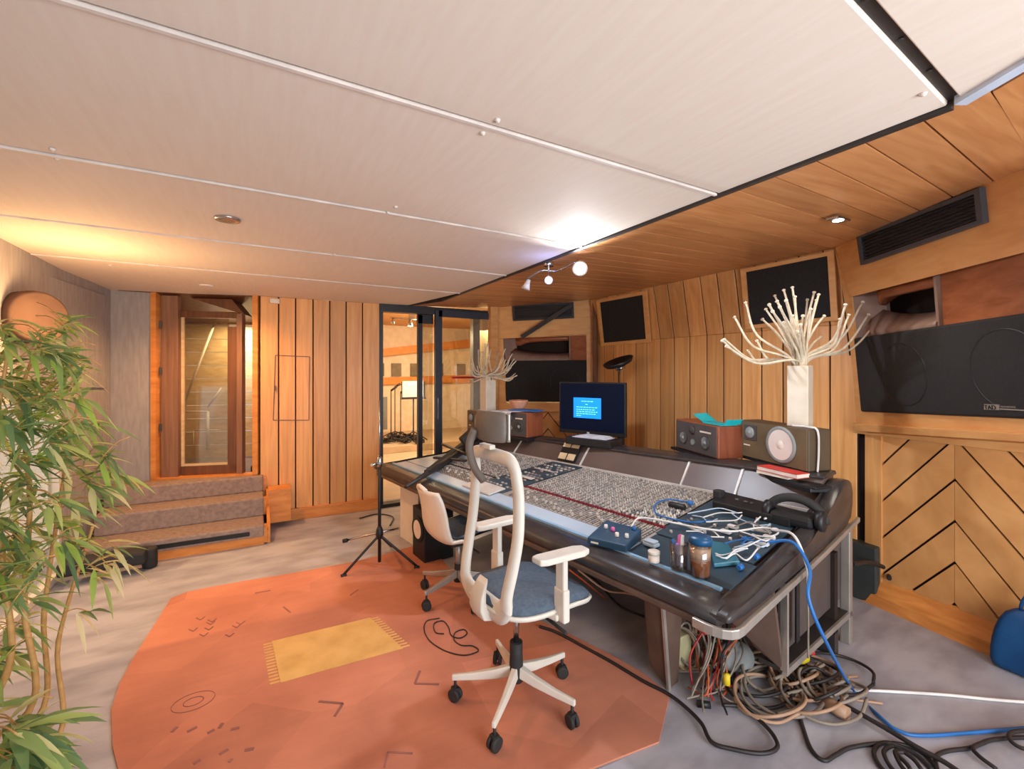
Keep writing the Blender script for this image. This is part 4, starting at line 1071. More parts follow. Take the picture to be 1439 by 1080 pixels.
cable('white_cable', 'white cable running over the olive loudspeaker top and down its side', [Pn(.80, 1, .0) + V((0, 0, .012)), Pn(.95, 1, -.03) + V((0, 0, .012)), Pn(1.02, .98, -.05), Pn(1.025, .5, -.055), Pn(1.02, 0, -.05)], .006, 'whitecable')

# ------------------------------------------------------------------ vases with twigs
def vase(label, c, w, h, rot):
    x = V((math.cos(rot), math.sin(rot), 0)); y = Z.cross(x)
    rings = []
    for ww, z in ((w, 0), (w, h), (w - .02, h), (w - .02, .02)):
        rings.append([c + x * (sx * ww / 2) + y * (sy * ww / 2) + Z * z for sx, sy in ((-1, -1), (1, -1), (1, 1), (-1, 1))])
    mb = MB(); mb.loft(rings, True, True, False)
    return tag(mb.build('square_vase', M['vase'], bevel=.004), label, 'vase')
vc = Pn(.72, 1, -.10) + Z * .002; vh = .365
vase('tall pale square vase on the olive loudspeaker', vc, .112, vh, .25)
vl = Pm(.62, 1, -.1) + Z * .002
vase('tall pale square vase standing near the glass sliding door', vl, .12, .33, .1)
tips = [(470, 270), (420, 335), (365, 440), (385, 465), (480, 485), (600, 240), (640, 215), (678, 203), (575, 280), (690, 245), (775, 225), (795, 235), (745, 258), (678, 330), (915, 280), (992, 268), (1018, 325), (1045, 373), (930, 325), (805, 425), (890, 345), (622, 290), (650, 262), (545, 345), (560, 300), (590, 310), (725, 330), (760, 300), (820, 330), (700, 400), (640, 360), (375, 435), (520, 440), (610, 265), (785, 260), (715, 370)]
rnd = random.Random(11)
dv = (vc - CAMP).dot(FW)
for i, (tx, ty) in enumerate(tips):
    px, py = 900 + tx / 3.176, 340 + ty / 3.176
    a = rnd.uniform(0, 2 * PI); b0 = vc + Z * (.12) + V((.03 * math.cos(a), .03 * math.sin(a), 0)); 
    rim = vc + Z * (vh + .02) + V((.024 * math.cos(a), .024 * math.sin(a), 0)); rim = rim + RT * max(-.022, min(.022, (px - 1115) / 4000))
    tip = at(px, py, dv + rnd.uniform(-.28, .22))
    mid = lerp(rim, tip, rnd.uniform(.45, .6)); mid = mid + V((0, 0, .03)) if abs(px - 1115) < 45 else mid + (RT * (.05 if px > 1115 else -.05)) - Z * .05
    pts = spline([b0, rim, mid, tip], 7); n = len(pts); r = .0080
    mb = MB(); mb.tube(pts, [lerp(r, r * .72, k / n) for k in range(n)], 7); d = (tip - mid).normalized()
    mb.rev(tip - d * .006, [(0, 0), (r * 1.25, .004), (r * 1.25, .011), (0, .016)], 8, d)
    tag(mb.build('twig', M['twig']), 'off-white twig fanning from the large vase on the olive loudspeaker', 'twig', 'twigs in the large vase')
dl = (vl - CAMP).dot(FW)
for i in range(32):
    ang = rnd.uniform(-1, 1); px = 693 + 34 * ang + rnd.uniform(-3, 3); py = 478 + 26 * ang * ang + rnd.uniform(0, 34) * (.5 + abs(ang) * .6)
    a = rnd.uniform(0, 2 * PI); b0 = vl + Z * .12 + V((.04 * math.cos(a), .04 * math.sin(a), 0)); rim = vl + Z * .35 + V((.05 * math.cos(a), .05 * math.sin(a), 0))
    tip = at(px, py, dl + rnd.uniform(-.3, .25)); mid = lerp(rim, tip, .5) + RT * (.05 * ang) - Z * .03
    pts = spline([b0, rim, mid, tip], 6); n = len(pts); r = .0075
    mb = MB(); mb.tube(pts, [lerp(r, r * .75, k / n) for k in range(n)], 6)
    tag(mb.build('twig', M['twig']), 'off-white twig fanning from the distant vase by the glass door', 'twig', 'twigs in the distant vase')

# ------------------------------------------------------------------ screen on its stand, boxes, lamp
TL_ = at(786, 536, 4.4); TR_ = at(879, 538, 4.0); zt_, zb_ = 1.445, .955
a = V((TL_.x, TL_.y, 0)); b = V((TR_.x, TR_.y, 0)); x = (b - a).normalized(); w = (b - a).length; nr = Z.cross(x); nr = nr if nr.x < 0 else -nr
t = thing('screen', 'flat screen showing a blue text window above the console', 'screen', ((a + b) / 2))
def S(u, v, o=0): return a + x * (u * w) + Z * lerp(zt_, zb_, v) + nr * o
mb = MB(); mb.slab([S(0, 0, -.04), S(1, 0, -.04), S(1, 1, -.04), S(0, 1, -.04)], nr * .04); mb.build('casing', M['black'], t, bevel=.005)
mb = MB(); mb.slab([S(.02, .025, .001), S(.98, .025, .001), S(.98, .93, .001), S(.02, .93, .001)], nr * .002); dsp = mb.build('display', M['tvscreen'], t)
mb = MB(); mb.slab([S(.235, .30, .0035), S(.655, .30, .0035), S(.655, .69, .0035), S(.235, .69, .0035)], nr * .001); mb.build('text_window', M['tvwin'], dsp)
mb = MB()
for v, u0, u1 in ((.36, .36, .54), (.42, .42, .46), (.475, .28, .60), (.52, .28, .56), (.56, .28, .61), (.60, .28, .58), (.64, .28, .36)):
    u = u0
    while u < u1:
        l = random.uniform(.02, .05); mb.slab([S(u, v, .005), S(min(u1, u + l), v, .005), S(min(u1, u + l), v + .014, .005), S(u, v + .014, .005)], nr * .0006); u += l + .01
mb.build('text_lines', M['tvtext'], dsp)
mb = MB(); mb.slab([S(.44, .955, .001), S(.48, .955, .001), S(.48, .98, .001), S(.44, .98, .001)], nr * .002); mb.build('badge', M['trim_w'], t)
mb = MB(); m0 = S(.92, 1, -.03); mb.bar(V((m0.x, m0.y, .03)), S(.92, .8, -.03), .05, .04); mb.box((m0.x, m0.y, .015), (.5, .4, .03)); mb.build('stand', M['black'], t)
# dark box with papers on the bridge, small cards in front
q, x_, b_ = strip_at(3.9, 3.62, 794, 617.5, 858, 622, .2, .07)
for p in q: p.z = zb(1.9) + .085
mb = MB(); mb.slab([p - Z * .06 for p in q], Z * .06); tag(mb.build('rack_unit', M['black'], bevel=.006), 'flat black box on the bridge below the screen', 'box')
mb = MB(); c = sum(q, V()) / 4
for k in range(3): mb.slab([lerp(p, c, .25 + .1 * k) + Z * (.002 + .004 * k) + V((.02 * k, .01 * k, 0)) for p in q], Z * .003)
tag(mb.build('papers', M['paper']), 'white papers lying on the flat black box below the screen', 'papers')
cc = cp(1.83, 1.13, .02)
t = thing('small_switcher', 'little dark holder with four cream labels at the middle of the bridge', 'holder', cc)
def BP(s, k, o=0):
    a_ = cp(s, 1.10, .012); b2 = cz(s, 1.215, zb(s) + .03); return lerp(a_, b2, k) + V((-.8, -.1, .6)).normalized() * o
s_a, s_b = cs(805, 655)[0], cs(834, 655)[0]
sa, sb = 1.98, 1.78
mb = MB(); mb.slab([BP(sa, .05, .004), BP(sb, .05, .004), BP(sb, 1.1, .004), BP(sa, 1.1, .004)], V((-.012, -.002, .01))); mb.build('body', M['black'], t)
for u0, u1 in ((.04, .46), (.54, .96)):
    for k0, k1 in ((.1, .38), (.66, .94)):
        mb = MB(); mb.slab([BP(lerp(sa, sb, u0), k0, .022), BP(lerp(sa, sb, u1), k0, .022), BP(lerp(sa, sb, u1), k1, .022), BP(lerp(sa, sb, u0), k1, .022)], V((-.003, 0, .002))); mb.build('label_card', mat('cream_card', (226, 200, 160), .6) if 'cc_' not in M else M['cc_'], t)
# floor lamp with a tilted black saucer
p = at(870, 525, 4.75); 
t = thing('floor_lamp', 'floor lamp with tilted black saucer head behind the screen', 'lamp', (p.x, p.y, 0))
mb = MB(); mb.rev((p.x, p.y, 0), [(.14, 0), (.14, .02), (.02, .03)], 20); mb.build('base', M['black'], t)
mb = MB(); mb.tube([(p.x, p.y, .02), (p.x, p.y, 1.56)], .012); mb.build('pole', M['chrome'], t)
hd = at(869, 509, 4.72); ax = V((-.25, -.45, .85)).normalized(); ax = (RT * -.35 + Z * .9 - FW * .15).normalized()
mb = MB(); mb.rev(hd, [(.05, -.05), (.14, -.02), (.165, .02), (.15, .02), (.05, -.02), (0, -.02)], 28, ax); mb.build('shade', M['black'], t)
mb = MB(); mb.rev(hd - ax * .055, [(.0, -.03), (.05, -.02), (.055, .01), (0, .02)], 16, ax); mb.build('joint', M['chrome'], t)

# ------------------------------------------------------------------ chairs
def rot2(p, a): return V((p[0] * math.cos(a) - p[1] * math.sin(a), p[0] * math.sin(a) + p[1] * math.cos(a), p[2] if len(p) > 2 else 0))
def star_base(t, R, angs, m, hubz, legz=.11, cast=.03):
    for a in angs:
        d = V((math.cos(a), math.sin(a), 0)); s = V((-d.y, d.x, 0))
        rings = []
        for r, w, h, z in ((.015, .036, .05, hubz), (.10, .032, .042, lerp(hubz, legz, .45)), (.2, .026, .032, lerp(hubz, legz, .8)), (R + .01, .02, .026, legz)):
            rings.append([d * r + s * (w / 2) + Z * (z - h / 2), d * r - s * (w / 2) + Z * (z - h / 2), d * r - s * (w * .4) + Z * (z + h / 2), d * r + s * (w * .4) + Z * (z + h / 2)])
        mb = MB(); mb.loft(rings, True, True, False); leg = mb.build('base_leg', M[m], t, bevel=.005)
        mb = MB(); c = d * (R - .005); w = V((math.cos(a + 1.1), math.sin(a + 1.1), 0))
        for o in (-1, 1): mb.rev(c + Z * cast + w * (o * .013 - .009), [(cast * .75, 0), (cast, .004), (cast, .014), (cast * .75, .018)], 16, w)
        mb.box(c + Z * (cast + .018), (.03, .03, .03)); mb.tube([c + Z * (cast + .01), c + Z * (legz)], .007)
        mb.build('caster', M['rubber'], leg)
CH = V((1.05, 1.816, 0)); phi = math.radians(6)
t = thing('office_chair', 'white high-back office chair with headrest and armrests', 'chair', (CH.x, CH.y, .0105), phi, local=True)
star_base(t, .29, [math.radians(a) - phi for a in (149.5, 222, 298, 6, 80)], 'white', .15)
mb = MB(); mb.rev((0, 0, .10), [(.032, 0), (.034, .03), (.03, .12), (.03, .18)], 18); mb.build('gas_sleeve', M['rubber'], t)
mb = MB(); mb.rev((0, 0, .27), [(.014, 0), (.014, .2)], 14); mb.build('gas_lift', M['chrome'], t)
mb = MB(); mb.box((0.0, 0, .475), (.22, .14, .045)); mb.tube([(.04, -.05, .46), (.04, -.30, .445)], .008); mb.rev((.07, -.08, .405), [(.02, 0), (.022, .05), (.02, .06)], 12); mb.build('mechanism', M['rubber'], t, bevel=.01)
# seat shell and cushion
def seat_ring(w, zoff, xs, xe_, r=.07, n=40, drop=.0):
    pts = []
    for k in range(n):
        a = 2 * PI * k / n; c, s = math.cos(a), math.sin(a)
        x = (xs + xe_) / 2 + (xe_ - xs) / 2 * (abs(c) ** .55) * (1 if c > 0 else -1); y = w / 2 * (abs(s) ** .55) * (1 if s > 0 else -1)
        fx = (x - xs) / (xe_ - xs); z = zoff - .05 * (max(0, fx - .6) / .4) ** 1.5 - .012 * math.sin(PI * fx) * 1
        pts.append(V((x, y, z)))
    return pts
mb = MB(); mb.loft([seat_ring(0.4, 0.493, -0.16, 0.29), seat_ring(0.46, 0.503, -0.19, 0.335), seat_ring(0.47, 0.516, -0.195, 0.345), seat_ring(0.46, 0.524, -0.19, 0.34)]); mb.build('seat_shell', M['white'], t)
mb = MB(); mb.loft([seat_ring(0.45, 0.522, -0.185, 0.33), seat_ring(0.455, 0.536, -0.185, 0.332), seat_ring(0.42, 0.554, -0.17, 0.31), seat_ring(0.2, 0.56, -0.07, 0.19)]); mb.build('seat_cushion', M['seat'], t)
# back frame: open loop
def bx(z):
    ks = [(.40, -.08), (.46, -.13), (.52, -.17), (.60, -.175), (.72, -.15), (.85, -.125), (1.0, -.115), (1.1, -.12), (1.2, -.14)]
    for (z0, x0), (z1, x1) in zip(ks, ks[1:]):
        if z0 <= z <= z1: return lerp(x0, x1, (z - z0) / (z1 - z0))
    return ks[0][1] if z < .4 else ks[-1][1]
loop = []
hw = lambda z: .150 + .035 * math.sin(PI * min(1, max(0, (z - .45) / .75)))
path = []
for z in (.56, .62, .72, .85, 1.0, 1.08, 1.125): path.append((-hw(z), z))
top = [(-.135, 1.158), (-.05, 1.165), (.05, 1.165), (.135, 1.158)]
right = [(hw(z), z) for z in (1.125, 1.08, 1.0, .85, .72, .62, .56)]
bot = [(.11, .515), (0, .505), (-.11, .515)]
full = path + top + right + bot
P3 = [V((bx(z), y, z)) for y, z in full]
P3 = spline(P3 + [P3[0]], 5)[:-1]
rings = []; n = len(P3)
for i, p in enumerate(P3):
    tg = (P3[(i + 1) % n] - P3[i - 1]).normalized(); wd = V((1, 0, 0)).cross(tg).normalized(); th = tg.cross(wd).normalized()
    wf = .021 + (.018 if p.z < .62 else 0) * max(0, (.62 - p.z) / .1)
    ww = .031 + max(0, .6 - p.z) * .25
    rings.append([p + th * (.021 * math.cos(a)) + wd * (ww * math.sin(a)) for a in [2 * PI * k / 10 for k in range(10)]])
mb = MB(); mb.loft(rings + [rings[0]], True, False); mb.build('back_frame', M['white'], t)
# J-shaped carrier from back to under the seat
rings = []
for (x, z, w, h) in ((-.185, .62, .07, .02), (-.205, .57, .09, .028), (-.21, .52, .10, .03), (-.19, .475, .10, .032), (-.13, .455, .09, .03), (-.05, .455, .08, .03)):
    rings.append([V((x, y, z)) + o for y, o in ((-w / 2, V((-h / 2, 0, -h / 2))), (w / 2, V((-h / 2, 0, -h / 2))), (w / 2, V((h / 2, 0, h / 2))), (-w / 2, V((h / 2, 0, h / 2))))])
mb = MB(); mb.loft(rings, True, True, True); mb.build('back_carrier', M['white'], t, bevel=.006)
# headrest and its stalk
rings = []
for i in range(9):
    y = lerp(-.12, .12, i / 8); bow = .05 * (1 - (2 * i / 8 - 1) ** 2)
    rings.append([V((-.125 - bow + dx, y, z - .035)) for dx, z in ((.012, 1.262), (.026, 1.30), (.026, 1.36), (.012, 1.40), (-.012, 1.40), (-.022, 1.36), (-.022, 1.30), (-.012, 1.262))])
mb = MB(); mb.loft(rings); hr = mb.build('headrest', M['headrest'], t, sub=1)
mb = MB(); mb.tube(spline([(-.13, .08, 1.03), (-.175, .09, 1.10), (-.205, .08, 1.20), (-.195, .05, 1.28)], 5), .018, 10); mb.build('headrest_stalk', M['headrest'], t)
mb = MB(); mb.tube([V((-.128, -.122, lerp(1.235, 1.36, i / 12))) for i in range(13)], .008, 6); mb.build('headrest_piping', M['silverband'], hr)
mb = MB(); mb.box((-.16, 0, 1.205), (.03, .09, .02)); mb.build('headrest_bracket', M['white'], t, bevel=.004)
for s in (-1, 1):
    rings = []
    for x, z in ((.02, .42), (.07, .415), (.085, .45)): pass
    mb = MB(); mb.bar((.03, s * .12, .485), (.06, s * .245, .485), .06, .03); mb.bar((.06, s * .25, .47), (.06, s * .25, .74), .055, .028, V((1, 0, 0)))
    mb.bar((.06, s * .25, .47), (.06, s * .25, .61), .068, .036, V((1, 0, 0))); arm = mb.build('arm_post', M['white'], t, bevel=.008)
    mb = MB(); mb.slab([V((x, s * .245 + y - (x + .1) * .1 * (1 if s < 0 else 0), .742)) for x, y in ((-.08, -.03), (-.05, -.042), (.14, -.042), (.18, -.025), (.18, .025), (.14, .042), (-.05, .042), (-.08, .03))], Z * .026); mb.build('arm_pad', M['white'], arm, bevel=.008)

# smaller shell chair
C2 = V((1.2, 2.87, 0)); ph2 = math.radians(4)
t = thing('shell_chair', 'smaller white low-back swivel chair nearer the glass door', 'chair', (C2.x, C2.y, .0105), ph2, local=True)
star_base(t, .27, [math.radians(a) - ph2 for a in (130, 197, 270, 345, 55)], 'alu', .16)
mb = MB(); mb.rev((0, 0, .10), [(.03, 0), (.032, .03), (.024, .12)], 16); mb.build('gas_sleeve', M['rubber'], t)
mb = MB(); mb.rev((0, 0, .2), [(.02, 0), (.02, .18)], 14); mb.build('gas_lift', M['alu'], t)
prof = [(.25, .40), (.21, .425), (.12, .42), (.0, .405), (-.1, .408), (-.17, .435), (-.21, .51), (-.225, .61), (-.245, .70), (-.27, .765)]
def shell(off, w0, name, m, parent, solid, lo=0, hi=len(prof)):
    rows = []
    P = spline([V((x, 0, z)) for x, z in prof], 3)
    for i, p in enumerate(P):
        f = i / (len(P) - 1); w = w0 * (1 - .10 * abs(2 * f - 1) ** 3) * (1.0 if f < .5 else lerp(1, .82, (f - .5) * 2)); row = []
        for k in range(11):
            u = 2 * k / 10 - 1; lift = .05 * abs(u) ** 2.5
            if f < .45: row.append(V((p.x, u * w / 2, p.z + lift + off)))
            else:
                g = min(1, (f - .45) / .2); row.append(V((p.x + lift * g + off * g, u * w / 2, p.z + lift * (1 - g) + off * (1 - g))))
        rows.append(row)
    a, b = int(lo * len(rows)), int(hi * len(rows))
    mb = MB(); mb.loft(rows[a:b], False, False); return mb.build(name, M[m], parent, solid=solid)
shell(0, .43, 'shell', 'white2', t, .02, 0, 1); shell(.016, .36, 'seat_pad', 'seat', t, .012, .04, .45)
mb = MB(); mb.box((0, 0, .378), (.16, .14, .03)); mb.tube([(.02, -.05, .37), (.03, -.24, .365)], .007); mb.build('mechanism', M['rubber'], t, bevel=.006)
mb = MB(); mb.tube(spline([(-.262, -.06, .765), (-.275, 0, .785), (-.262, .06, .765)], 4), .014); mb.build('grip', M['white2'], t)

# ------------------------------------------------------------------ microphone stand, boom, floor speaker
mp = V((.83, 3.57, 0)); 
t = thing('microphone_stand', 'tall black tripod microphone stand before the back plank wall', 'stand', mp)
mb = MB(); mb.tube([mp + Z * .06, mp + Z * .86], .013); mb.build('lower_tube', M['black'], t)
mb = MB(); mb.tube([mp + Z * .84, mp + Z * 1.32], .007); mb.build('upper_tube', M['chrome'], t)
mb = MB(); mb.rev(mp + Z * .80, [(.018, 0), (.024, .02), (.024, .06), (.016, .08)], 14); mb.tube([mp + Z * .83, mp + V((-.07, -.04, .83))], .012); mb.build('clutch', M['chrome'], t)
mb = MB(); mb.rev(mp + Z * .24, [(.02, 0), (.03, .03), (.026, .07), (.014, .1)], 14); mb.build('collar', M['black'], t)
for x, y in ((481, 809), (587.5, 797)):
    e = onz(x, y, .012); mb = MB(); mb.tube(spline([mp + Z * .27, lerp(mp, e, .3) + Z * .19, e], 4), .010); lg = mb.build('leg', M['black'], t)
    mb = MB(); d = (e - mp).normalized(); mb.tube([e - d * .03 + Z * .004, e + d * .01], .014); mb.build('rubber_foot', M['rubber'], lg)
e = V((1.02, 3.95, .012)); mb = MB(); mb.tube(spline([mp + Z * .27, lerp(mp, e, .3) + Z * .19, e], 4), .010); mb.build('leg', M['black'], t)
a = at(482, 760, 3.5); b = at(533, 748, 3.52)
mb = MB(); mb.tube([a, b, at(560, 742, 3.6)], .008); mb.build('side_arm', M['chrome'], t); mb = MB(); mb.tube([a, lerp(a, b, .12)], .016); mb.build('arm_weight', M['black'], t)
# black folded boom lying over the far end of the console
t = thing('folded_stand', 'black folded stand lying across the far end of the console', 'stand', cp(2.9, .5))
def cq(x, y, dz): s, n = cs(x, y); return cp(s, n, dz)
mb = MB(); mb.tube([cq(570, 690, .03), cq(615, 662, .04), cq(650, 640, .05)], [.012, .03, .035], 8); mb.build('tube', M['steel_dark'], t)
mb = MB(); mb.bar(cq(600, 672, .05), cq(668, 622, .10), .05, .03); mb.build('arm', M['rubber'], t)
mb = MB(); mb.bar(cq(622, 636, .09), cq(662, 650, .06), .03, .02); mb.bar(cq(610, 650, .05), cq(655, 655, .05), .03, .02); mb.build('bracket', M['steel_dark'], t)
mb = MB(); mb.bar(at(650, 622, 4.4), at(668, 606, 4.45), .12, .10); mb.build('clamp', M['rubber'], t, bevel=.015)
# black speaker on the floor beneath the console
c = onz(604, 792, 0)
a2 = onz(584, 783, 0); b2 = onz(623, 789, 0)
t = thing('floor_speaker', 'black loudspeaker with beige cone on the floor under the console', 'loudspeaker', onz(604, 788, 0))
fx = V((.36, -.93, 0)).normalized(); fb = V((.93, .36, 0)).normalized(); o0 = onz(584, 772, 0)
fx = V((.10, -.99, 0)).normalized(); fb = V((.99, .10, 0)).normalized(); o0 = V((1.14, 3.72, 0))
def FQ(u, v, z): return o0 + fx * u + fb * v + Z * z
mb = MB(); mb.hexa([FQ(0, 0, 0), FQ(.24, 0, 0), FQ(.24, .26, 0), FQ(0, .26, 0)], [FQ(0, 0, .42), FQ(.24, 0, .42), FQ(.24, .26, .42), FQ(0, .26, .42)]); mb.build('cabinet', M['black'], t, bevel=.006)
mb = MB(); mb.rev(FQ(.12, -.002, .25), [(.105, 0), (.10, .012), (.08, .004), (.0, .0)], 28, -fb); mb.build('surround', M['rubber'], t)
mb = MB(); mb.rev(FQ(.12, -.006, .25), [(.075, .006), (.03, 0), (0, .012)], 24, -fb); mb.build('cone', M['cone'], t)

# ------------------------------------------------------------------ clutter on the near end of the console
def onc(x, y, dz=0): s, n = cs(x, y); return cp(s, n, .008 + dz)
# stomp-size control box with knobs
q = [onc(*p) for p in ((825, 766), (880, 779), (902, 760), (852, 746))]
t = thing('control_box', 'small wedge-shaped blue-black box with coloured knobs on the console', 'control box', sum(q, V()) / 4)
mb = MB(); mb.hexa(q, [q[0] + Z * .035, q[1] + Z * .035, q[2] + Z * .055, q[3] + Z * .055]); mb.build('case', mat('blue_black_case', (44, 72, 96), .35), t, bevel=.006)
def qt(u, v): return lerp(lerp(q[0], q[1], u), lerp(q[3], q[2], u), v) + Z * lerp(.035, .055, v)
for (u, v, m) in ((.2, .6, 'whitecable'), (.42, .55, 'pink'), (.62, .35, 'cone'), (.85, .4, 'whitecable'), (.85, .85, 'bluecable')):
    mb = MB(); mb.rev(qt(u, v), [(.011, 0), (.009, .018), (0, .019)], 12); mb.build('knob', M[m], t)
mb = MB(); mb.slab([q[0] + Z * .012 + V((-.002, -.002, 0)) + (q[1] - q[0]) * .1, q[0] + Z * .012 + V((-.002, -.002, 0)) + (q[1] - q[0]) * .3, q[0] + Z * .02 + V((-.002, -.002, 0)) + (q[1] - q[0]) * .3, q[0] + Z * .02 + V((-.002, -.002, 0)) + (q[1] - q[0]) * .1], V((-.002, -.003, 0))); mb.build('front_lettering', M['vase'], t)
def jar(x, y, r, h):
    return onc(x, y)
p = onc(919, 791); t = thing('jar', 'small white lidded tub on the console edge', 'jar', p)
mb = MB(); mb.rev(p, [(.024, 0), (.025, .004), (.025, .034)], 22); mb.build('body', M['cone'], t); mb = MB(); mb.rev(p + Z * .034, [(.027, 0), (.027, .014), (.024, .016), (0, .016)], 22); mb.build('lid', M['white'], t)
p = onc(915, 769); mb = MB(); mb.box(p + Z * .01, (.07, .05, .018), (CU, CN, Z)); mb.box(p + Z * .024, (.06, .045, .012), (CU, CN, Z)); tag(mb.build('tin', M['ledge'], bevel=.006), 'flat silvery tin behind the small white tub', 'tin')
p = onc(954, 802); t = thing('tumbler', 'clear tumbler with pink and blue things beside the brown drink', 'glass', p)
mb = MB(); mb.rev(p, [(.034, 0), (.036, .01), (.040, .12), (.038, .12), (.033, .012), (0, .012)], 24); mb.build('glass', M['cup'], t)
p2 = p
for k, (m, dx, dy, h) in enumerate((('pink', .008, 0, .15), ('bluecable', -.01, .01, .13), ('whitecable', 0, -.012, .155), ('purple', -.012, -.006, .12), ('pink', .014, .01, .14))):
    mb = MB(); mb.tube([p + V((dx * .6, dy * .6, .014)), p + V((dx * 1.7, dy * 1.7, h))], .007, 8)
    tag(mb.build('pen', M[m]), ['pink pen standing in the clear tumbler, front one', 'blue pen standing in the clear tumbler', 'white pen, tallest in the clear tumbler', 'purple pen standing in the clear tumbler', 'pink pen leaning towards the brown drink in the tumbler'][k], 'pen')
p = onc(984, 811); t = thing('drink_cup', 'plastic cup of brown iced coffee with blue lid', 'cup', p)
mb = MB(); mb.rev(p + Z * .004, [(.036, 0), (.040, .06), (.0405, .07), (0, .07)], 26); mb.build('drink', M['amber_glass'], t)
mb = MB(); mb.rev(p + Z * .075, [(.0405, 0), (.043, .05), (0, .05)], 26); mb.build('froth', M['froth'], t)
mb = MB(); mb.rev(p, [(.037, 0), (.0455, .145), (.0435, .145), (.036, .003), (0, .003)], 26); mb.build('wall', M['cup'], t)
mb = MB(); mb.rev(p + Z * .14, [(.047, 0), (.048, .02), (.044, .028), (0, .028)], 26); mb.build('lid', M['bluelid'], t)
# dark sleeve / phone slab behind the cup
q = [onc(*p) for p in ((1003, 800), (1040, 796), (1022, 770), (995, 766))]
mb = MB(); mb.slab(q, Z * .018); tag(mb.build('tablet', M['teal'], bevel=.004), 'dark teal flat slab lying beside the brown drink', 'tablet')
# long black rack recorder and dark headgear on the blue panel
q = [onc(*p) for p in ((1001, 716), (1110, 744), (1122, 730), (1010, 700))]
t = thing('effects_unit', 'long black effects unit with a red light on the console panel', 'effects unit', sum(q, V()) / 4)
mb = MB(); mb.hexa(q, [p + Z * .045 for p in q]); mb.build('case', M['black'], t, bevel=.006)
mb = MB(); d = (q[1] - q[0]); 
for u in (.3, .42, .5): mb.rev(lerp(lerp(q[0], q[1], u), lerp(q[3], q[2], u), .5) + Z * .045, [(.012, 0), (.01, .01), (0, .011)], 12)
mb.build('knob', M['baffle'], t)
mb = MB(); mb.box(lerp(lerp(q[0], q[1], .88), lerp(q[3], q[2], .88), .35) + Z * .047, (.05, .03, .006)); mb.build('light', M['redtape'], t)
mb = MB(); mb.box(lerp(q[0], q[3], .5) + Z * .055 + (q[1] - q[0]) * .05, (.05, .05, .05)); mb.build('end_block', M['rubber'], t, bevel=.008)
p = onc(1116, 738)
t = thing('headphones', 'bulky black headphones at the near corner of the console', 'headphones', p)
mb = MB(); mb.tube([p + CU * (.13 * math.cos(a)) + CN * .02 + Z * (.03 + .10 * math.sin(a)) for a in [PI * i / 16 for i in range(17)]], .022, 10); mb.build('headband', M['rubber'], t)
for s in (-1, 1):
    mb = MB(); mb.rev(p + CU * (s * .12) + Z * .045, [(.03, -.02), (.05, -.015), (.052, .015), (.03, .02)], 20, CU); mb.build('ear_cup', M['black'], t)
mb = MB(); mb.box(p + Z * .03 + CN * .0, (.2, .12, .06), (CU, CN, Z)); mb.build('pouch', M['black'], t, bevel=.02)
mb = MB(); mb.box(onc(1153, 727) + Z * .012, (.08, .06, .025)); tag(mb.build('purple_cloth', M['purple'], bevel=.012), 'little purple cloth tucked beside the headphones', 'cloth')
p = onc(956, 718); mb = MB(); mb.tube([p + Z * .018 - CU * .03, p + Z * .018 + CU * .07], .018, 10); plugb = tag(mb.build('connector_plug', M['black'], bevel=.004), 'black plug with blue cap lying on the knobs', 'plug')
mb = MB(); q2 = onc(970, 714); mb.rev(q2 + Z * .012, [(.0, 0), (.018, .004), (.018, .022), (0, .026)], 14); mb.build('cap', M['bluecable'], plugb)
p = onc(1055, 803, .0); 
for k, (x, y) in enumerate(((1040, 803), (1063, 788), (1046, 763))):
    pp_ = onc(x, y); mb = MB(); mb.rev(pp_ + Z * .012 - CN * .012, [(.008, 0), (.012, .004), (.012, .026), (.006, .03)], 12, CN)
    tag(mb.build('blue_plug', M['bluecable']), ['blue plug beside the padded arm rest corner', 'blue plug end of the wires by the near cheek', 'blue plug behind the teal slab'][k], 'plug')
for k, (x, y) in enumerate(((1020, 752), (1072, 769), (1030, 745), (1090, 735), (1081, 760))):
    pp_ = onc(x, y); mb = MB(); mb.box(pp_ + Z * .012, (.05, .03, .016), (CU, CN, Z)); tag(mb.build('adapter', M['whitecable'], bevel=.004), ['white adapter beside the blue lid of the cup', 'white adapter at the start of the blue cable', 'white adapter in the middle of the wire tangle', 'white adapter next to the long black unit', 'white adapter touching the padded cheek'][k], 'adapter')
# cables over the console top
def topcable(name, label, pts, r, m, dz=.012, group=None): return cable(name, label, [onc(x, y, dz) for x, y in pts], r, m, group)
topcable('white_cable', 'white cable running over knobs from the control box to the near cheek', [(886, 752), (896, 738), (915, 738), (950, 745), (990, 753), (1030, 757), (1070, 752), (1100, 757)], .005, 'whitecable', .03)
topcable('blue_cable', 'thin blue cable looping round the black plug', [(968, 712), (940, 708), (922, 714), (922, 728), (945, 736), (975, 741), (1000, 738)], .005, 'bluecable', .02)
topcable('white_cable', 'white cable curling beside the long black unit', [(1080, 724), (1060, 742), (1065, 752), (1090, 750), (1093, 757), (1080, 762), (1060, 760)], .004, 'whitecable', .02)
topcable('white_cable', 'white cable leading to the headphones', [(1074, 736), (1090, 732), (1104, 729)], .005, 'whitecable', .02)
rnd = random.Random(21)
for k in range(14):
    x, y = rnd.uniform(945, 1060), rnd.uniform(728, 765)
    pts = [(x, y)]
    for j in range(3):
        x += rnd.uniform(8, 26); y += rnd.uniform(-9, 11); pts.append((min(1082, x), max(722, min(772, y))))
    topcable('thin_wire', 'thin pale wire in the tangle at the near end of the console', pts, .0035, ['whitecable', 'ledge', 'greycable'][k % 3], rnd.uniform(.008, .03), 'wires tangled on the console')
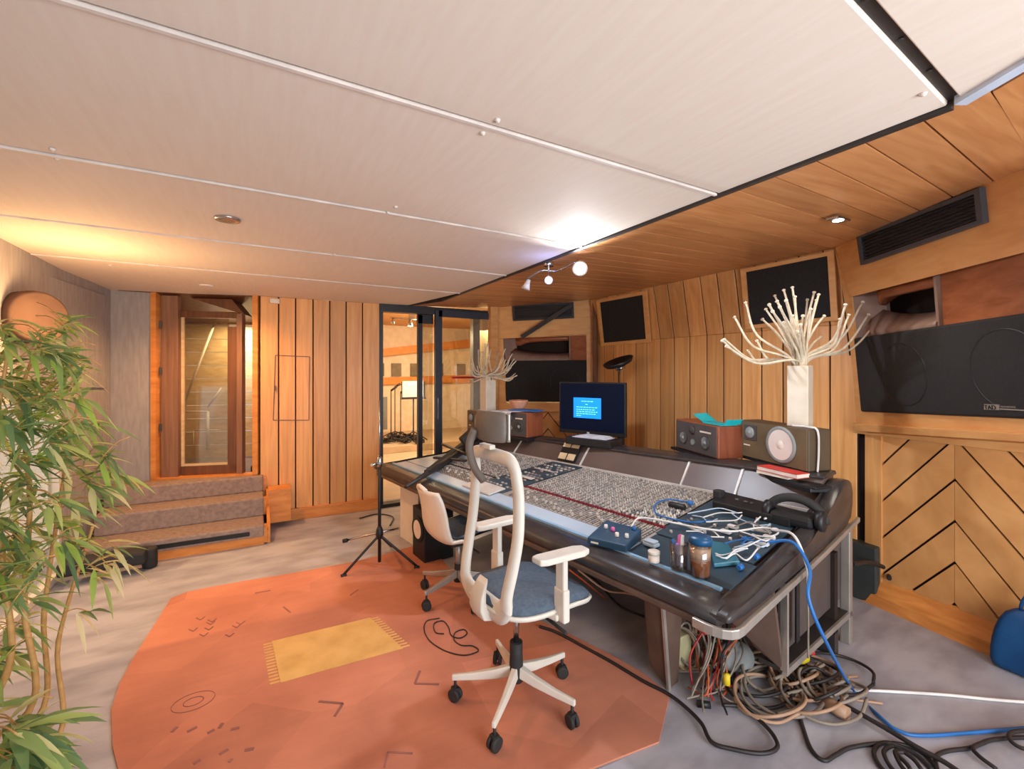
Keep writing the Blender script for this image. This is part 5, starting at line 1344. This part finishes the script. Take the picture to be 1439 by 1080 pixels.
for k in range(8):
    x, y = rnd.uniform(1005, 1045), rnd.uniform(770, 805)
    pts = [(x, y), (x + rnd.uniform(8, 18), y + rnd.uniform(-8, 6)), (x + rnd.uniform(22, 32), y + rnd.uniform(-12, 4)), (min(1086, x + 45), y - rnd.uniform(4, 18))]
    topcable('thin_wire', 'thin wire lying between the cup and the padded cheek', pts, .0035, ['whitecable', 'paper', 'bluecable', 'ledge'][k % 4], rnd.uniform(.006, .028), 'wires beside the cup')
# cables that hang over the near cheek
def P_(x, y, d): return at(x, y, d)
cable('blue_cable', 'thick blue cable falling over the console cheek and along the floor', [onc(1078, 770, .02), cz(-.07, .56, .78), cz(-.15, .52, .70), at(1136, 840, 1.86), at(1160, 900, 1.88), onz(1198, 968, .012), onz(1236, 1006, .012), onz(1262, 1026, .012), onz(1300, 1033, .012), onz(1400, 1026, .012), onz(1500, 1018, .012)], .0075, 'bluecable')
cable('white_cable', 'white cable hanging over the console cheek beside the blue one', [onc(1085, 755, .03), cz(-.06, .60, .80), cz(-.125, .56, .70), cz(-.135, .55, .64), cz(-.135, .545, .58)], .0065, 'whitecable')
cable('hanging_wire', 'thin grey wire hanging straight down the cabinet end', [cz(-.135, .545, .582), cz(-.137, .545, .45), cz(-.137, .545, .30)], .004, 'greycable')

# ------------------------------------------------------------------ floor cables
def fcable(name, label, pts, r, m, group=None, z=None): return cable(name, label, [onz(x, y, (z or r) + .001) for x, y in pts], r, m, group)
fcable('black_cable', 'black cable snaking from under the chair past the console leg', [(758, 880), (782, 888), (820, 908), (860, 930), (905, 957), (935, 972), (960, 990), (985, 1015), (1000, 1042), (1030, 1052), (1070, 1058), (1092, 1050), (1085, 1030), (1060, 1005), (1040, 992), (1015, 990)], .0085, 'blackcable', z=.018)
fcable('white_cable', 'white cable straight across the floor to the right', [(1165, 968), (1200, 969), (1250, 971), (1330, 976), (1400, 983), (1500, 990)], .007, 'whitecable')
fcable('black_cable', 'black cable coming forward from the heap then away to the coil', [(1122, 970), (1121, 990), (1128, 1020), (1140, 1052), (1158, 1068), (1175, 1060), (1195, 1050), (1235, 1044), (1270, 1046), (1300, 1060), (1320, 1085)], .008, 'blackcable')
for k, (dx, dy, lab) in enumerate(((0, 0, 'outer'), (14, 4, 'middle'), (30, 12, 'inner'))):
    fcable('black_cable', ['outermost turn of black cable coiled on the floor', 'middle turn of the coiled black floor cable', 'innermost turn of the coiled black floor cable'][k],
        [(1310 - dx, 1082), (1290 - dx * .5, 1062 + dy), (1260, 1046 + dy), (1238 + dx, 1044 + dy), (1228 + dx, 1056), (1236 + dx, 1075), (1256 + dx, 1095)], .008, 'blackcable', z=.009 + .012 * k)
fcable('black_cable', 'thick black cable running from the heap down to the lower edge', [(1178, 985), (1210, 1003), (1250, 1026), (1290, 1050), (1330, 1072), (1370, 1100)], .010, 'blackcable', z=.03)
fcable('black_cable', 'black cable bending back at the right edge of the floor', [(1318, 1085), (1315, 1064), (1330, 1055), (1365, 1050), (1390, 1040), (1425, 1036), (1480, 1036)], .008, 'blackcable')
fcable('black_cable', 'black cable curving out at the lower right corner', [(1400, 1080), (1376, 1062), (1368, 1050), (1385, 1042)], .008, 'blackcable', z=.02)
fcable('black_cable', 'short black loop entering at the right floor edge', [(1470, 1026), (1430, 1027), (1418, 1032), (1422, 1042), (1440, 1052), (1480, 1060)], .008, 'blackcable', z=.03)
# thin cord on the rug
fcable('thin_cable', 'thin dark cable curled on the rug between the chairs', [(618, 868), (600, 872), (596, 884), (604, 900), (626, 914), (652, 920), (672, 914), (664, 907), (648, 906), (638, 898), (640, 888), (652, 884), (656, 890), (646, 896), (634, 892), (630, 880), (622, 872), (610, 876), (612, 888), (624, 890)], .003, 'blackcable', z=.0135)
# hanging loom under the console and heaps on the floor
rnd = random.Random(9)
cols = ['greycable', 'greycable', 'orangecable', 'greycable', 'greencable', 'greycable', 'greycable', 'tancable', 'greycable', 'blackcable', 'greycable', 'redtape']
for k in range(34):
    u = k / 33; x0 = lerp(985, 1042, rnd.random()); y0 = lerp(868, 892, (x0 - 985) / 57) + rnd.uniform(-4, 4)
    d0 = 2.25 + rnd.uniform(-.05, .25)
    a = at(x0, y0, d0); x1 = lerp(975, 1030, rnd.random()) + (x0 - 1012) * .5; y1 = rnd.uniform(940, 985)
    b = onz(x1, y1, .012); m = lerp(a, b, .5) + V((rnd.uniform(-.05, .05), rnd.uniform(-.05, .05), rnd.uniform(0, .05)))
    e = b + V((rnd.uniform(-.12, .12), rnd.uniform(-.1, .1), rnd.uniform(0, .02)))
    c_ = rnd.choice(cols)
    cable('loom_cable', 'one of many cables dropping from under the console to the floor', [a + V((.05, 0, .08)), a, m, b + Z * .03, e], .0045, c_, 'cables of the console loom')
for k in range(16):
    c = at(rnd.uniform(955, 1005), rnd.uniform(865, 945), 2.3 + rnd.random() * .12); R = rnd.uniform(.05, .11); pts = []; a0 = rnd.uniform(0, 6)
    tx, ty = rnd.uniform(-.5, .5), rnd.uniform(-.5, .5)
    for j in range(10):
        a = a0 + j * .8; pts.append(c + RT * (R * .7 * math.cos(a)) + Z * max(.02 - c.z, R * math.sin(a)) + FW * (tx * R * math.cos(a) + ty * R * math.sin(a)))
    cable('looped_cable', 'grey cable looped up under the console behind its near leg', pts, .006, 'greycable' if k % 3 else 'tancable', 'looped cables under the console')
for k in range(20):
    c = onz(rnd.uniform(1060, 1190), rnd.uniform(945, 985), .01); R = rnd.uniform(.08, .20); pts = []; a0 = rnd.uniform(0, 6); h = rnd.uniform(.01, .07)
    for j in range(rnd.randint(8, 14)):
        a = a0 + j * .7; pts.append(c + V((R * 1.1 * math.cos(a), R * .8 * math.sin(a), .01 + h * (.5 + .5 * math.sin(a * 1.7)))))
    cable('heap_cable', 'grey-brown cable in the heap on the floor beside the console', pts, .0075, ['greycable', 'tancable', 'greycable', 'blackcable'][k % 4], 'cables heaped on the floor')
for k in range(7):
    x0, y0 = rnd.uniform(1050, 1090), rnd.uniform(905, 935)
    a = onz(x0, y0, .03); b = onz(x0 + rnd.uniform(60, 120), y0 + rnd.uniform(35, 70), .02)
    cable('heap_cable', 'grey-brown cable in the heap on the floor beside the console', [a, lerp(a, b, .3) + Z * .06, lerp(a, b, .7) + V((.03, .03, .02)), b], .0075, ['tancable', 'greycable'][k % 2], 'cables heaped on the floor')
fcable('tan_cable', 'short tan cable end poking out of the heap towards the wall', [(1158, 945), (1180, 951), (1205, 950)], .006, 'tancable')
fcable('tan_cable', 'pinkish cable end lying under the blue cable on the floor', [(1192, 982), (1210, 984), (1240, 988)], .006, 'tancable')
for k in range(6):
    p = onz(1172 + k * 3, 990 + k * 2.4, .02); 
mb = MB(); a, b = onz(1158, 985, .03), onz(1192, 1004, .03); mb.tube([a, b], .03, 10); tag(mb.build('cable_bundle', M['tancable']), 'copper-coloured taped bundle at the front of the heap', 'cable')
mb = MB(); c = onz(1116, 920, .12); mb.rev(c, [(.0, 0), (.035, .005), (.04, .03), (.03, .06), (0, .065)], 14, RT); tag(mb.build('yellow_plug', M['yellow']), 'bright yellow plug under the cabinet tray', 'plug')
mb = MB(); c = onz(1131, 914, .12); mb.rev(c, [(.0, 0), (.02, .005), (.02, .04), (0, .045)], 12, RT); tag(mb.build('red_plug', M['redtape']), 'red plug right of the bright yellow one', 'plug')
mb = MB(); c = at(1021, 962, 2.1); mb.rev(c, [(.0, 0), (.016, .005), (.016, .05), (0, .055)], 12, Z); tag(mb.build('yellow_connector', M['yellow']), 'small yellow connector hanging among the loom cables', 'connector')
mb = MB(); c = at(988, 876, 2.22); mb.box(c, (.03, .05, .08)); tag(mb.build('red_tag', M['redtape'], bevel=.004), 'red tag at the top of the cable loom', 'tag')
mb = MB(); c = onz(950, 935, .0); mb.box(c + Z * .09, (.12, .10, .18)); tag(mb.build('cream_box', mat('cream_box_paint', (206, 196, 150), .6), bevel=.006), 'cream box on the floor behind the near console leg', 'box')
mb = MB(); a, b = onz(980, 988, .015), onz(998, 990, .015); mb.tube([a, b], .016, 10); tag(mb.build('black_connector', M['black']), 'black barrel connector lying in front of the loom', 'connector')
mb = MB(); mb.rev(onz(1030, 945, .0) + Z * .09, [(.09, 0), (.09, .04), (.05, .05)], 20, FW * -1); tag(mb.build('tape_roll', M['greydrv']), 'dull grey roll standing behind the loom cables', 'roll')
# under-console cables near the chairs
cable('tan_cable', 'pale cable sagging under the middle of the console', [at(812, 800, 2.7), at(850, 828, 2.65), at(880, 833, 2.6), at(906, 838, 2.5)], .006, 'tancable')
cable('black_cable', 'black cable running on the floor under the middle of the console', [onz(815, 800, .01), onz(840, 818, .01), onz(870, 850, .01), onz(905, 866, .01)], .007, 'blackcable')
cable('orange_cable', 'thin orange cable under the console right of the armrest', [at(800, 800, 2.7), at(826, 820, 2.8), onz(852, 842, .01)], .005, 'orangecable')
cable('black_cable', 'black cable looped on the floor by the glass door', [onz(505, 728, .01), onz(530, 722, .01), onz(552, 726, .01), onz(548, 738, .01)], .006, 'blackcable')
# dark case and hose at the right rear
mb = MB(); c = onz(1203, 846, 0); mb.box(c + V((.12, .06, .19)), (.12, .3, .38)); tag(mb.build('equipment_case', M['darkcase'], bevel=.01), 'dark upright case on the floor between console and chevron wall', 'case')
cable('black_hose', 'thick black hose from the console leg to the wall', [at(1198, 792, 2.75), at(1222, 790, 2.9), at(1248, 800, 3.0), lw(lwa(1252, 806), .2, .02)], .014, 'blackcable', cat='hose')
# blue bag
bc = onz(1462, 955, 0)
t = thing('blue_bag', 'blue soft bag standing on the floor by the right wall', 'bag', bc)
rings = []
for z, w, d in ((0, .34, .16), (.03, .36, .18), (.15, .35, .17), (.26, .30, .12), (.33, .22, .05)):
    rings.append([bc + LPd * (w / 2 * math.copysign(abs(math.cos(a)) ** .5, math.cos(a))) + LN * (d / 2 * math.copysign(abs(math.sin(a)) ** .5, math.sin(a))) + Z * z + V((.01 * math.sin(a * 5), .01 * math.cos(a * 3), 0)) for a in [2 * PI * k / 24 for k in range(24)]])
mb = MB(); mb.loft(rings); mb.build('body', M['bag'], t, sub=1)
mb = MB(); mb.tube([bc + LPd * (.07 * math.cos(a)) + Z * (.31 + .12 * math.sin(a)) for a in [PI * k / 12 for k in range(13)]], .008); mb.build('handle', M['bag'], t)

# ------------------------------------------------------------------ lamps
p = onz(771, 368, zs(1.78)); 
def spot_head(t, p, d, m, r=.035, L=.07):
    d = d.normalized(); mb = MB(); mb.rev(p, [(r * .4, -L), (r * .55, -L * .6), (r, 0), (r * .85, 0), (r * .4, -L * .5)], 18, d); h = mb.build('spot_head', M['white'], t)
    mb = MB(); mb.rev(p - d * .012, [(0, 0), (r * .8, 0.001), (r * .6, .008), (0, .012)], 16, d); mb.build('bulb', M[m], h)
t = thing('ceiling_spotlights', 'chrome three-arm ceiling spotlight with white and blue lamps lit', 'lamp', p)
mb = MB(); mb.rev(p + Z * -.03, [(.035, 0), (.035, .03)], 20); mb.tube([p, p - Z * .07], .006); mb.build('mount', M['chrome'], t)
LA, LB, LC = at(741, 392, 3.2), at(771, 386, 3.12), at(812, 366, 3.0)
mb = MB(); mb.tube(spline([LA, p - Z * .06 - RT * .05, p - Z * .06 + RT * .06, LC], 6), .006); mb.build('arm', M['chrome'], t)
H1 = at(738.5, 406, 3.18); spot_head(t, H1, V((-.3, .2, -1)), 'white', .032)
mb = MB(); mb.tube([LA, H1 + Z * .05], .005); mb.tube([p - Z * .06, at(771, 388, 3.1)], .005); mb.tube([LC, at(815, 370, 3.0)], .005); mb.build('swivel', M['chrome'], t)
H2 = at(771, 393.5, 3.08); spot_head(t, H2, CAMP - H2 + V((0, 0, .4)), 'bulb_b', .028)
H3 = at(815, 377, 2.95); spot_head(t, H3, CAMP - H3 + V((.1, 0, .55)), 'bulb', .05)
for k, (x, y, l) in enumerate(((320, 307, 'round recessed chrome downlight lit in the pale ceiling'), (290, 400.5, 'dim recessed ceiling ring near the stair doorway'))):
    p = onz(x, y, ZC); t = thing('downlight', l, 'lamp', p)
    mb = MB(); mb.rev(p - Z * .012, [(.034, 0), (.055, .002), (.058, .012), (.03, .012)], 24); mb.build('ring', M['chrome'] if k == 0 else M['batten'], t)
    mb = MB(); mb.rev(p - Z * .010, [(0, 0), (.032, .003), (.03, .010)], 20); mb.build('bulb', M['led'] if k == 0 else M['batten'], t)
p = onz(1178, 307, zs(2.4)); t = thing('downlight', 'square chrome light fitting set into the wooden ceiling boards', 'lamp', p)
mb = MB(); mb.box(p - Z * .004, (.13, .06, .012)); mb.build('plate', M['chrome'], t, bevel=.003); mb = MB(); mb.rev(p - Z * .014, [(0, 0), (.024, .002), (.026, .008)], 16); mb.build('bulb', M['led'], t)
# copper wall lamp at the left edge
wc = at(36, 446, 2.75); t = thing('wall_lamp', 'round copper-brown drum lamp on the left wall above the bamboo', 'lamp', wc)
axx = (RT * .96 - FW * .2).normalized()
mb = MB(); mb.rev(wc, [(.150, -.06), (.155, -.05), (.16, .08), (.155, .11), (.14, .125), (.13, .11), (0, .10)], 32, axx); mb.build('drum', M['copper'], t)
mb = MB(); mb.rev(wc - axx * .06, [(0, -.16), (.09, -.14), (.14, -.08), (.15, 0), (0, .0)], 32, axx); mb.build('shade', M['copper_in'], t)
mb = MB(); mb.tube([wc - RT * .12, V((-1.29, wc.y - .1, wc.z))], .02); mb.build('bracket', M['walnut'], t)

# ------------------------------------------------------------------ bamboo in a pot
PB = V((-.98, 2.12, 0))
t = thing('bamboo_plant', 'tall potted bamboo with yellow-green leaves in the left foreground', 'plant', PB)
mb = MB(); mb.rev(PB, [(.16, 0), (.18, .02), (.22, .30), (.23, .32), (.205, .32), (.20, .28), (0, .28)], 28); mb.build('pot', M['pot'], t)
mb = MB(); mb.rev(PB + Z * .27, [(.2, 0), (.19, .02), (0, .03)], 24); mb.build('soil', M['soil'], t)
rnd = random.Random(17)
FOL = MB(); PALE = MB()
def leaf(mb, p, d, L, w):
    d = d.normalized(); s = d.cross(Z); s = s.normalized() if s.length > .05 else V((1, 0, 0)); s = (s + V((rnd.uniform(-.4, .4), rnd.uniform(-.4, .4), rnd.uniform(-.5, .5)))).normalized(); s = (s - d * s.dot(d)).normalized()
    nrm = s.cross(d)
    pts = []; prof = [(0, .08), (.18, .75), (.4, 1), (.65, .72), (.85, .35), (1, .02)]
    for f, k in prof:
        c = p + d * (L * f) - Z * (L * .35 * f * f)
        pts += [c - s * (w * k / 2) + nrm * (w * k * .15), c, c + s * (w * k / 2) + nrm * (w * k * .15)]
    fs = []
    for i in range(len(prof) - 1):
        a = i * 3; fs += [(a, a + 1, a + 4, a + 3), (a + 1, a + 2, a + 5, a + 4)]
    mb.add(pts, fs, True)
def pxyz(x, y, d): return at(x, y, d)
stems = [([(20, 1180), (40, 1000), (34, 850), (42, 700), (30, 560), (60, 470)], 1.5), ([(-20, 1180), (8, 950), (4, 800), (-10, 650), (10, 500)], 1.42), ([(10, 1180), (-25, 900), (-40, 700), (-35, 520)], 1.55), ([(30, 1180), (52, 1010), (62, 860), (85, 700), (110, 560)], 1.62), ([(25, 1180), (70, 1050), (82, 900), (130, 740)], 1.6)]
for pts, d in stems:
    P = [at(x, y, d) for x, y in pts]; P[0] = PB + V((rnd.uniform(-.08, .08), rnd.uniform(-.08, .08), .28))
    pp = spline(P, 8); n = len(pp); mb = MB(); mb.tube(pp, [lerp(.011, .004, i / n) * (1.12 if i % 8 == 0 else 1) for i in range(n)], 8); mb.build('stem', M['stem'], t)
TW = MB()
def cluster(x, y, d, n, dirx, L=.13, spread=1.0, pale=False):
    """a twig ending in a fan of leaves"""
    p = at(x, y, d); back = at(x - dirx * 40, y - rnd.uniform(-14, 34), d + .03)
    TW.tube(spline([back, lerp(back, p, .5) + Z * .015, p], 4), .0018, 5)
    for i in range(n):
        f = rnd.random(); b = lerp(back, p, .35 + .65 * f)
        a = rnd.uniform(-1, 1) * spread
        dd = RT * (dirx * math.cos(a) + rnd.uniform(-.35, .35)) + Z * (math.sin(a) * .8 - .1) + FW * rnd.uniform(-.6, .6)
        leaf(PALE if (pale and rnd.random() < .6) else FOL, b, dd, L * rnd.uniform(.7, 1.25), L * rnd.uniform(.13, .2))
for k in range(66):
    y = rnd.uniform(458, 630); x = rnd.uniform(-40, 112); cluster(x, y, rnd.uniform(1.3, 1.68), 7, rnd.choice((-1, 1, 1)), .105)
for k in range(44):
    y = rnd.uniform(630, 810); x = rnd.choice((rnd.uniform(-40, 40), rnd.uniform(20, 150))); cluster(x, y, rnd.uniform(1.3, 1.66), 5, rnd.choice((-1, 1, 1)), .12)
for k in range(20):
    y = rnd.uniform(800, 1000); x = rnd.uniform(-40, 58); cluster(x, y, rnd.uniform(1.25, 1.6), 5, rnd.choice((-1, 1)), .12)
for k in range(20):
    cluster(rnd.uniform(-20, 70), rnd.uniform(1010, 1090), rnd.uniform(1.0, 1.25), 5, 1, .15)
for x, y, n in ((92, 455, 5), (86, 500, 5), (120, 560, 6), (142, 596, 6), (150, 640, 6), (172, 668, 6), (128, 700, 5), (118, 655, 5), (100, 610, 6), (96, 735, 5), (112, 770, 6)):
    cluster(x, y, rnd.uniform(1.45, 1.65), n + 2, 1, .12, 1.1)
for x, y in ((168, 775), (176, 790), (150, 820), (140, 800), (128, 860), (158, 800)): cluster(x, y, 1.5, 4, 1, .10, 1.2, True)
FOL.build('foliage', M['leaf'], t); PALE.build('pale_foliage', M['leafdry'], t); TW.build('branchlets', M['stem'], t)

# ------------------------------------------------------------------ light
w = bpy.data.worlds.new('World'); SC.world = w; w.use_nodes = True
bg = w.node_tree.nodes['Background']; bg.inputs[0].default_value = (.93, .96, 1.0, 1); bg.inputs[1].default_value = .7
def light(kind, name, loc, energy, col, aim=None, size=.1, sy=None, spot=None, blend=.5):
    l = bpy.data.lights.new(name, kind); l.energy = energy; l.color = col
    o = bpy.data.objects.new(name, l); COL.objects.link(o); o.location = loc
    if kind == 'AREA':
        l.size = size
        if sy: l.shape = 'RECTANGLE'; l.size_y = sy
    elif kind in ('POINT', 'SPOT'): l.shadow_soft_size = size
    if kind == 'SPOT': l.spot_size = spot or 1.2; l.spot_blend = blend
    if aim is not None: o.rotation_euler = (V(aim) - V(loc)).to_track_quat('-Z', 'Y').to_euler()
    return o
light('AREA', 'rear_daylight_fill', (1.3, -1.6, 1.15), 108, (.88, .94, 1), (1.3, 1.5, 1.1), 2.2, 1.5)  # area light added behind the camera as daylight fill; no window is built
light('AREA', 'garden_window_daylight', (-1.36, 3.86, .75), 2.5, (.96, .98, 1), (2, 3.6, .6), 1.3, 1.2)
sun = light('SUN', 'low_sun', (-6, 3.9, 5), 3.6, (1, .62, .33), (0, 3.9, .3)); sun.data.angle = math.radians(2.5)
sun.rotation_euler = V((1.0, .0, -.72)).to_track_quat('-Z', 'Y').to_euler()
d1 = onz(320, 307, ZC); light('SPOT', 'downlight_beam', d1 - Z * .03, 34, (1, .54, .24), d1 - Z * 2, .04, spot=2.7, blend=.8)
d2 = onz(290, 400.5, ZC); light('SPOT', 'far_downlight_beam', d2 - Z * .03, 85, (1, .54, .24), d2 - Z * 2, .04, spot=2.6, blend=.8)
light('POINT', 'wall_lamp_glow', wc + axx * .40 - V((0, 0, .05)), 24, (1, .60, .27), size=.12)
H3l = H3 + (CAMP - H3).normalized() * .10
light('SPOT', 'white_spot_beam', H3l, 38, (.86, .93, 1), onz(815, 318, ZC), .03, spot=1.9, blend=1.0)
light('SPOT', 'white_spot_spill', H3l + V((-.05, -.05, -.05)), 60, (.74, .85, 1), H3l + V((.15, -.2, -1)), .05, spot=2.9, blend=.5)
light('POINT', 'blue_spot_spill', H2 + (CAMP - H2).normalized() * .1, 1.2, (.3, .4, 1), size=.03)
dd = onz(1178, 307, zs(2.4)); light('SPOT', 'soffit_beam', dd - Z * .04, 18, (1, .9, .75), dd - Z * 2, .03, spot=2.2, blend=.8)
light('AREA', 'live_room_lamps', (3.4, 7.6, 2.4), 130, (1, .82, .55), (3.4, 8.2, 0), 2.0, 1.5)
light('POINT', 'live_room_bulb', (2.7, 7.5, 2.15), 20, (1, .8, .5), size=.08)
light('AREA', 'stairwell_fill', fz(285, 2.0, -.75), 14, (1, .93, .8), fz(285, 1.0, -1.1), .5, .4)  # area light added to brighten the boards behind the glazed door

# ------------------------------------------------------------------ camera
cam = bpy.data.cameras.new('camera'); co = bpy.data.objects.new('camera', cam); COL.objects.link(co)
co.location = CAMP; co.rotation_euler = (PI / 2, 0, -YAW)
cam.sensor_width = 36; cam.sensor_fit = 'HORIZONTAL'; cam.lens = 36 * FPX / 1439; cam.shift_y = (HY - 540) / 1439 * 1.0
cam.clip_start = .05; cam.clip_end = 60
SC.camera = co
SC.view_settings.view_transform = 'Standard'; SC.view_settings.look = 'None'; SC.view_settings.gamma = 1; SC.view_settings.exposure = .17
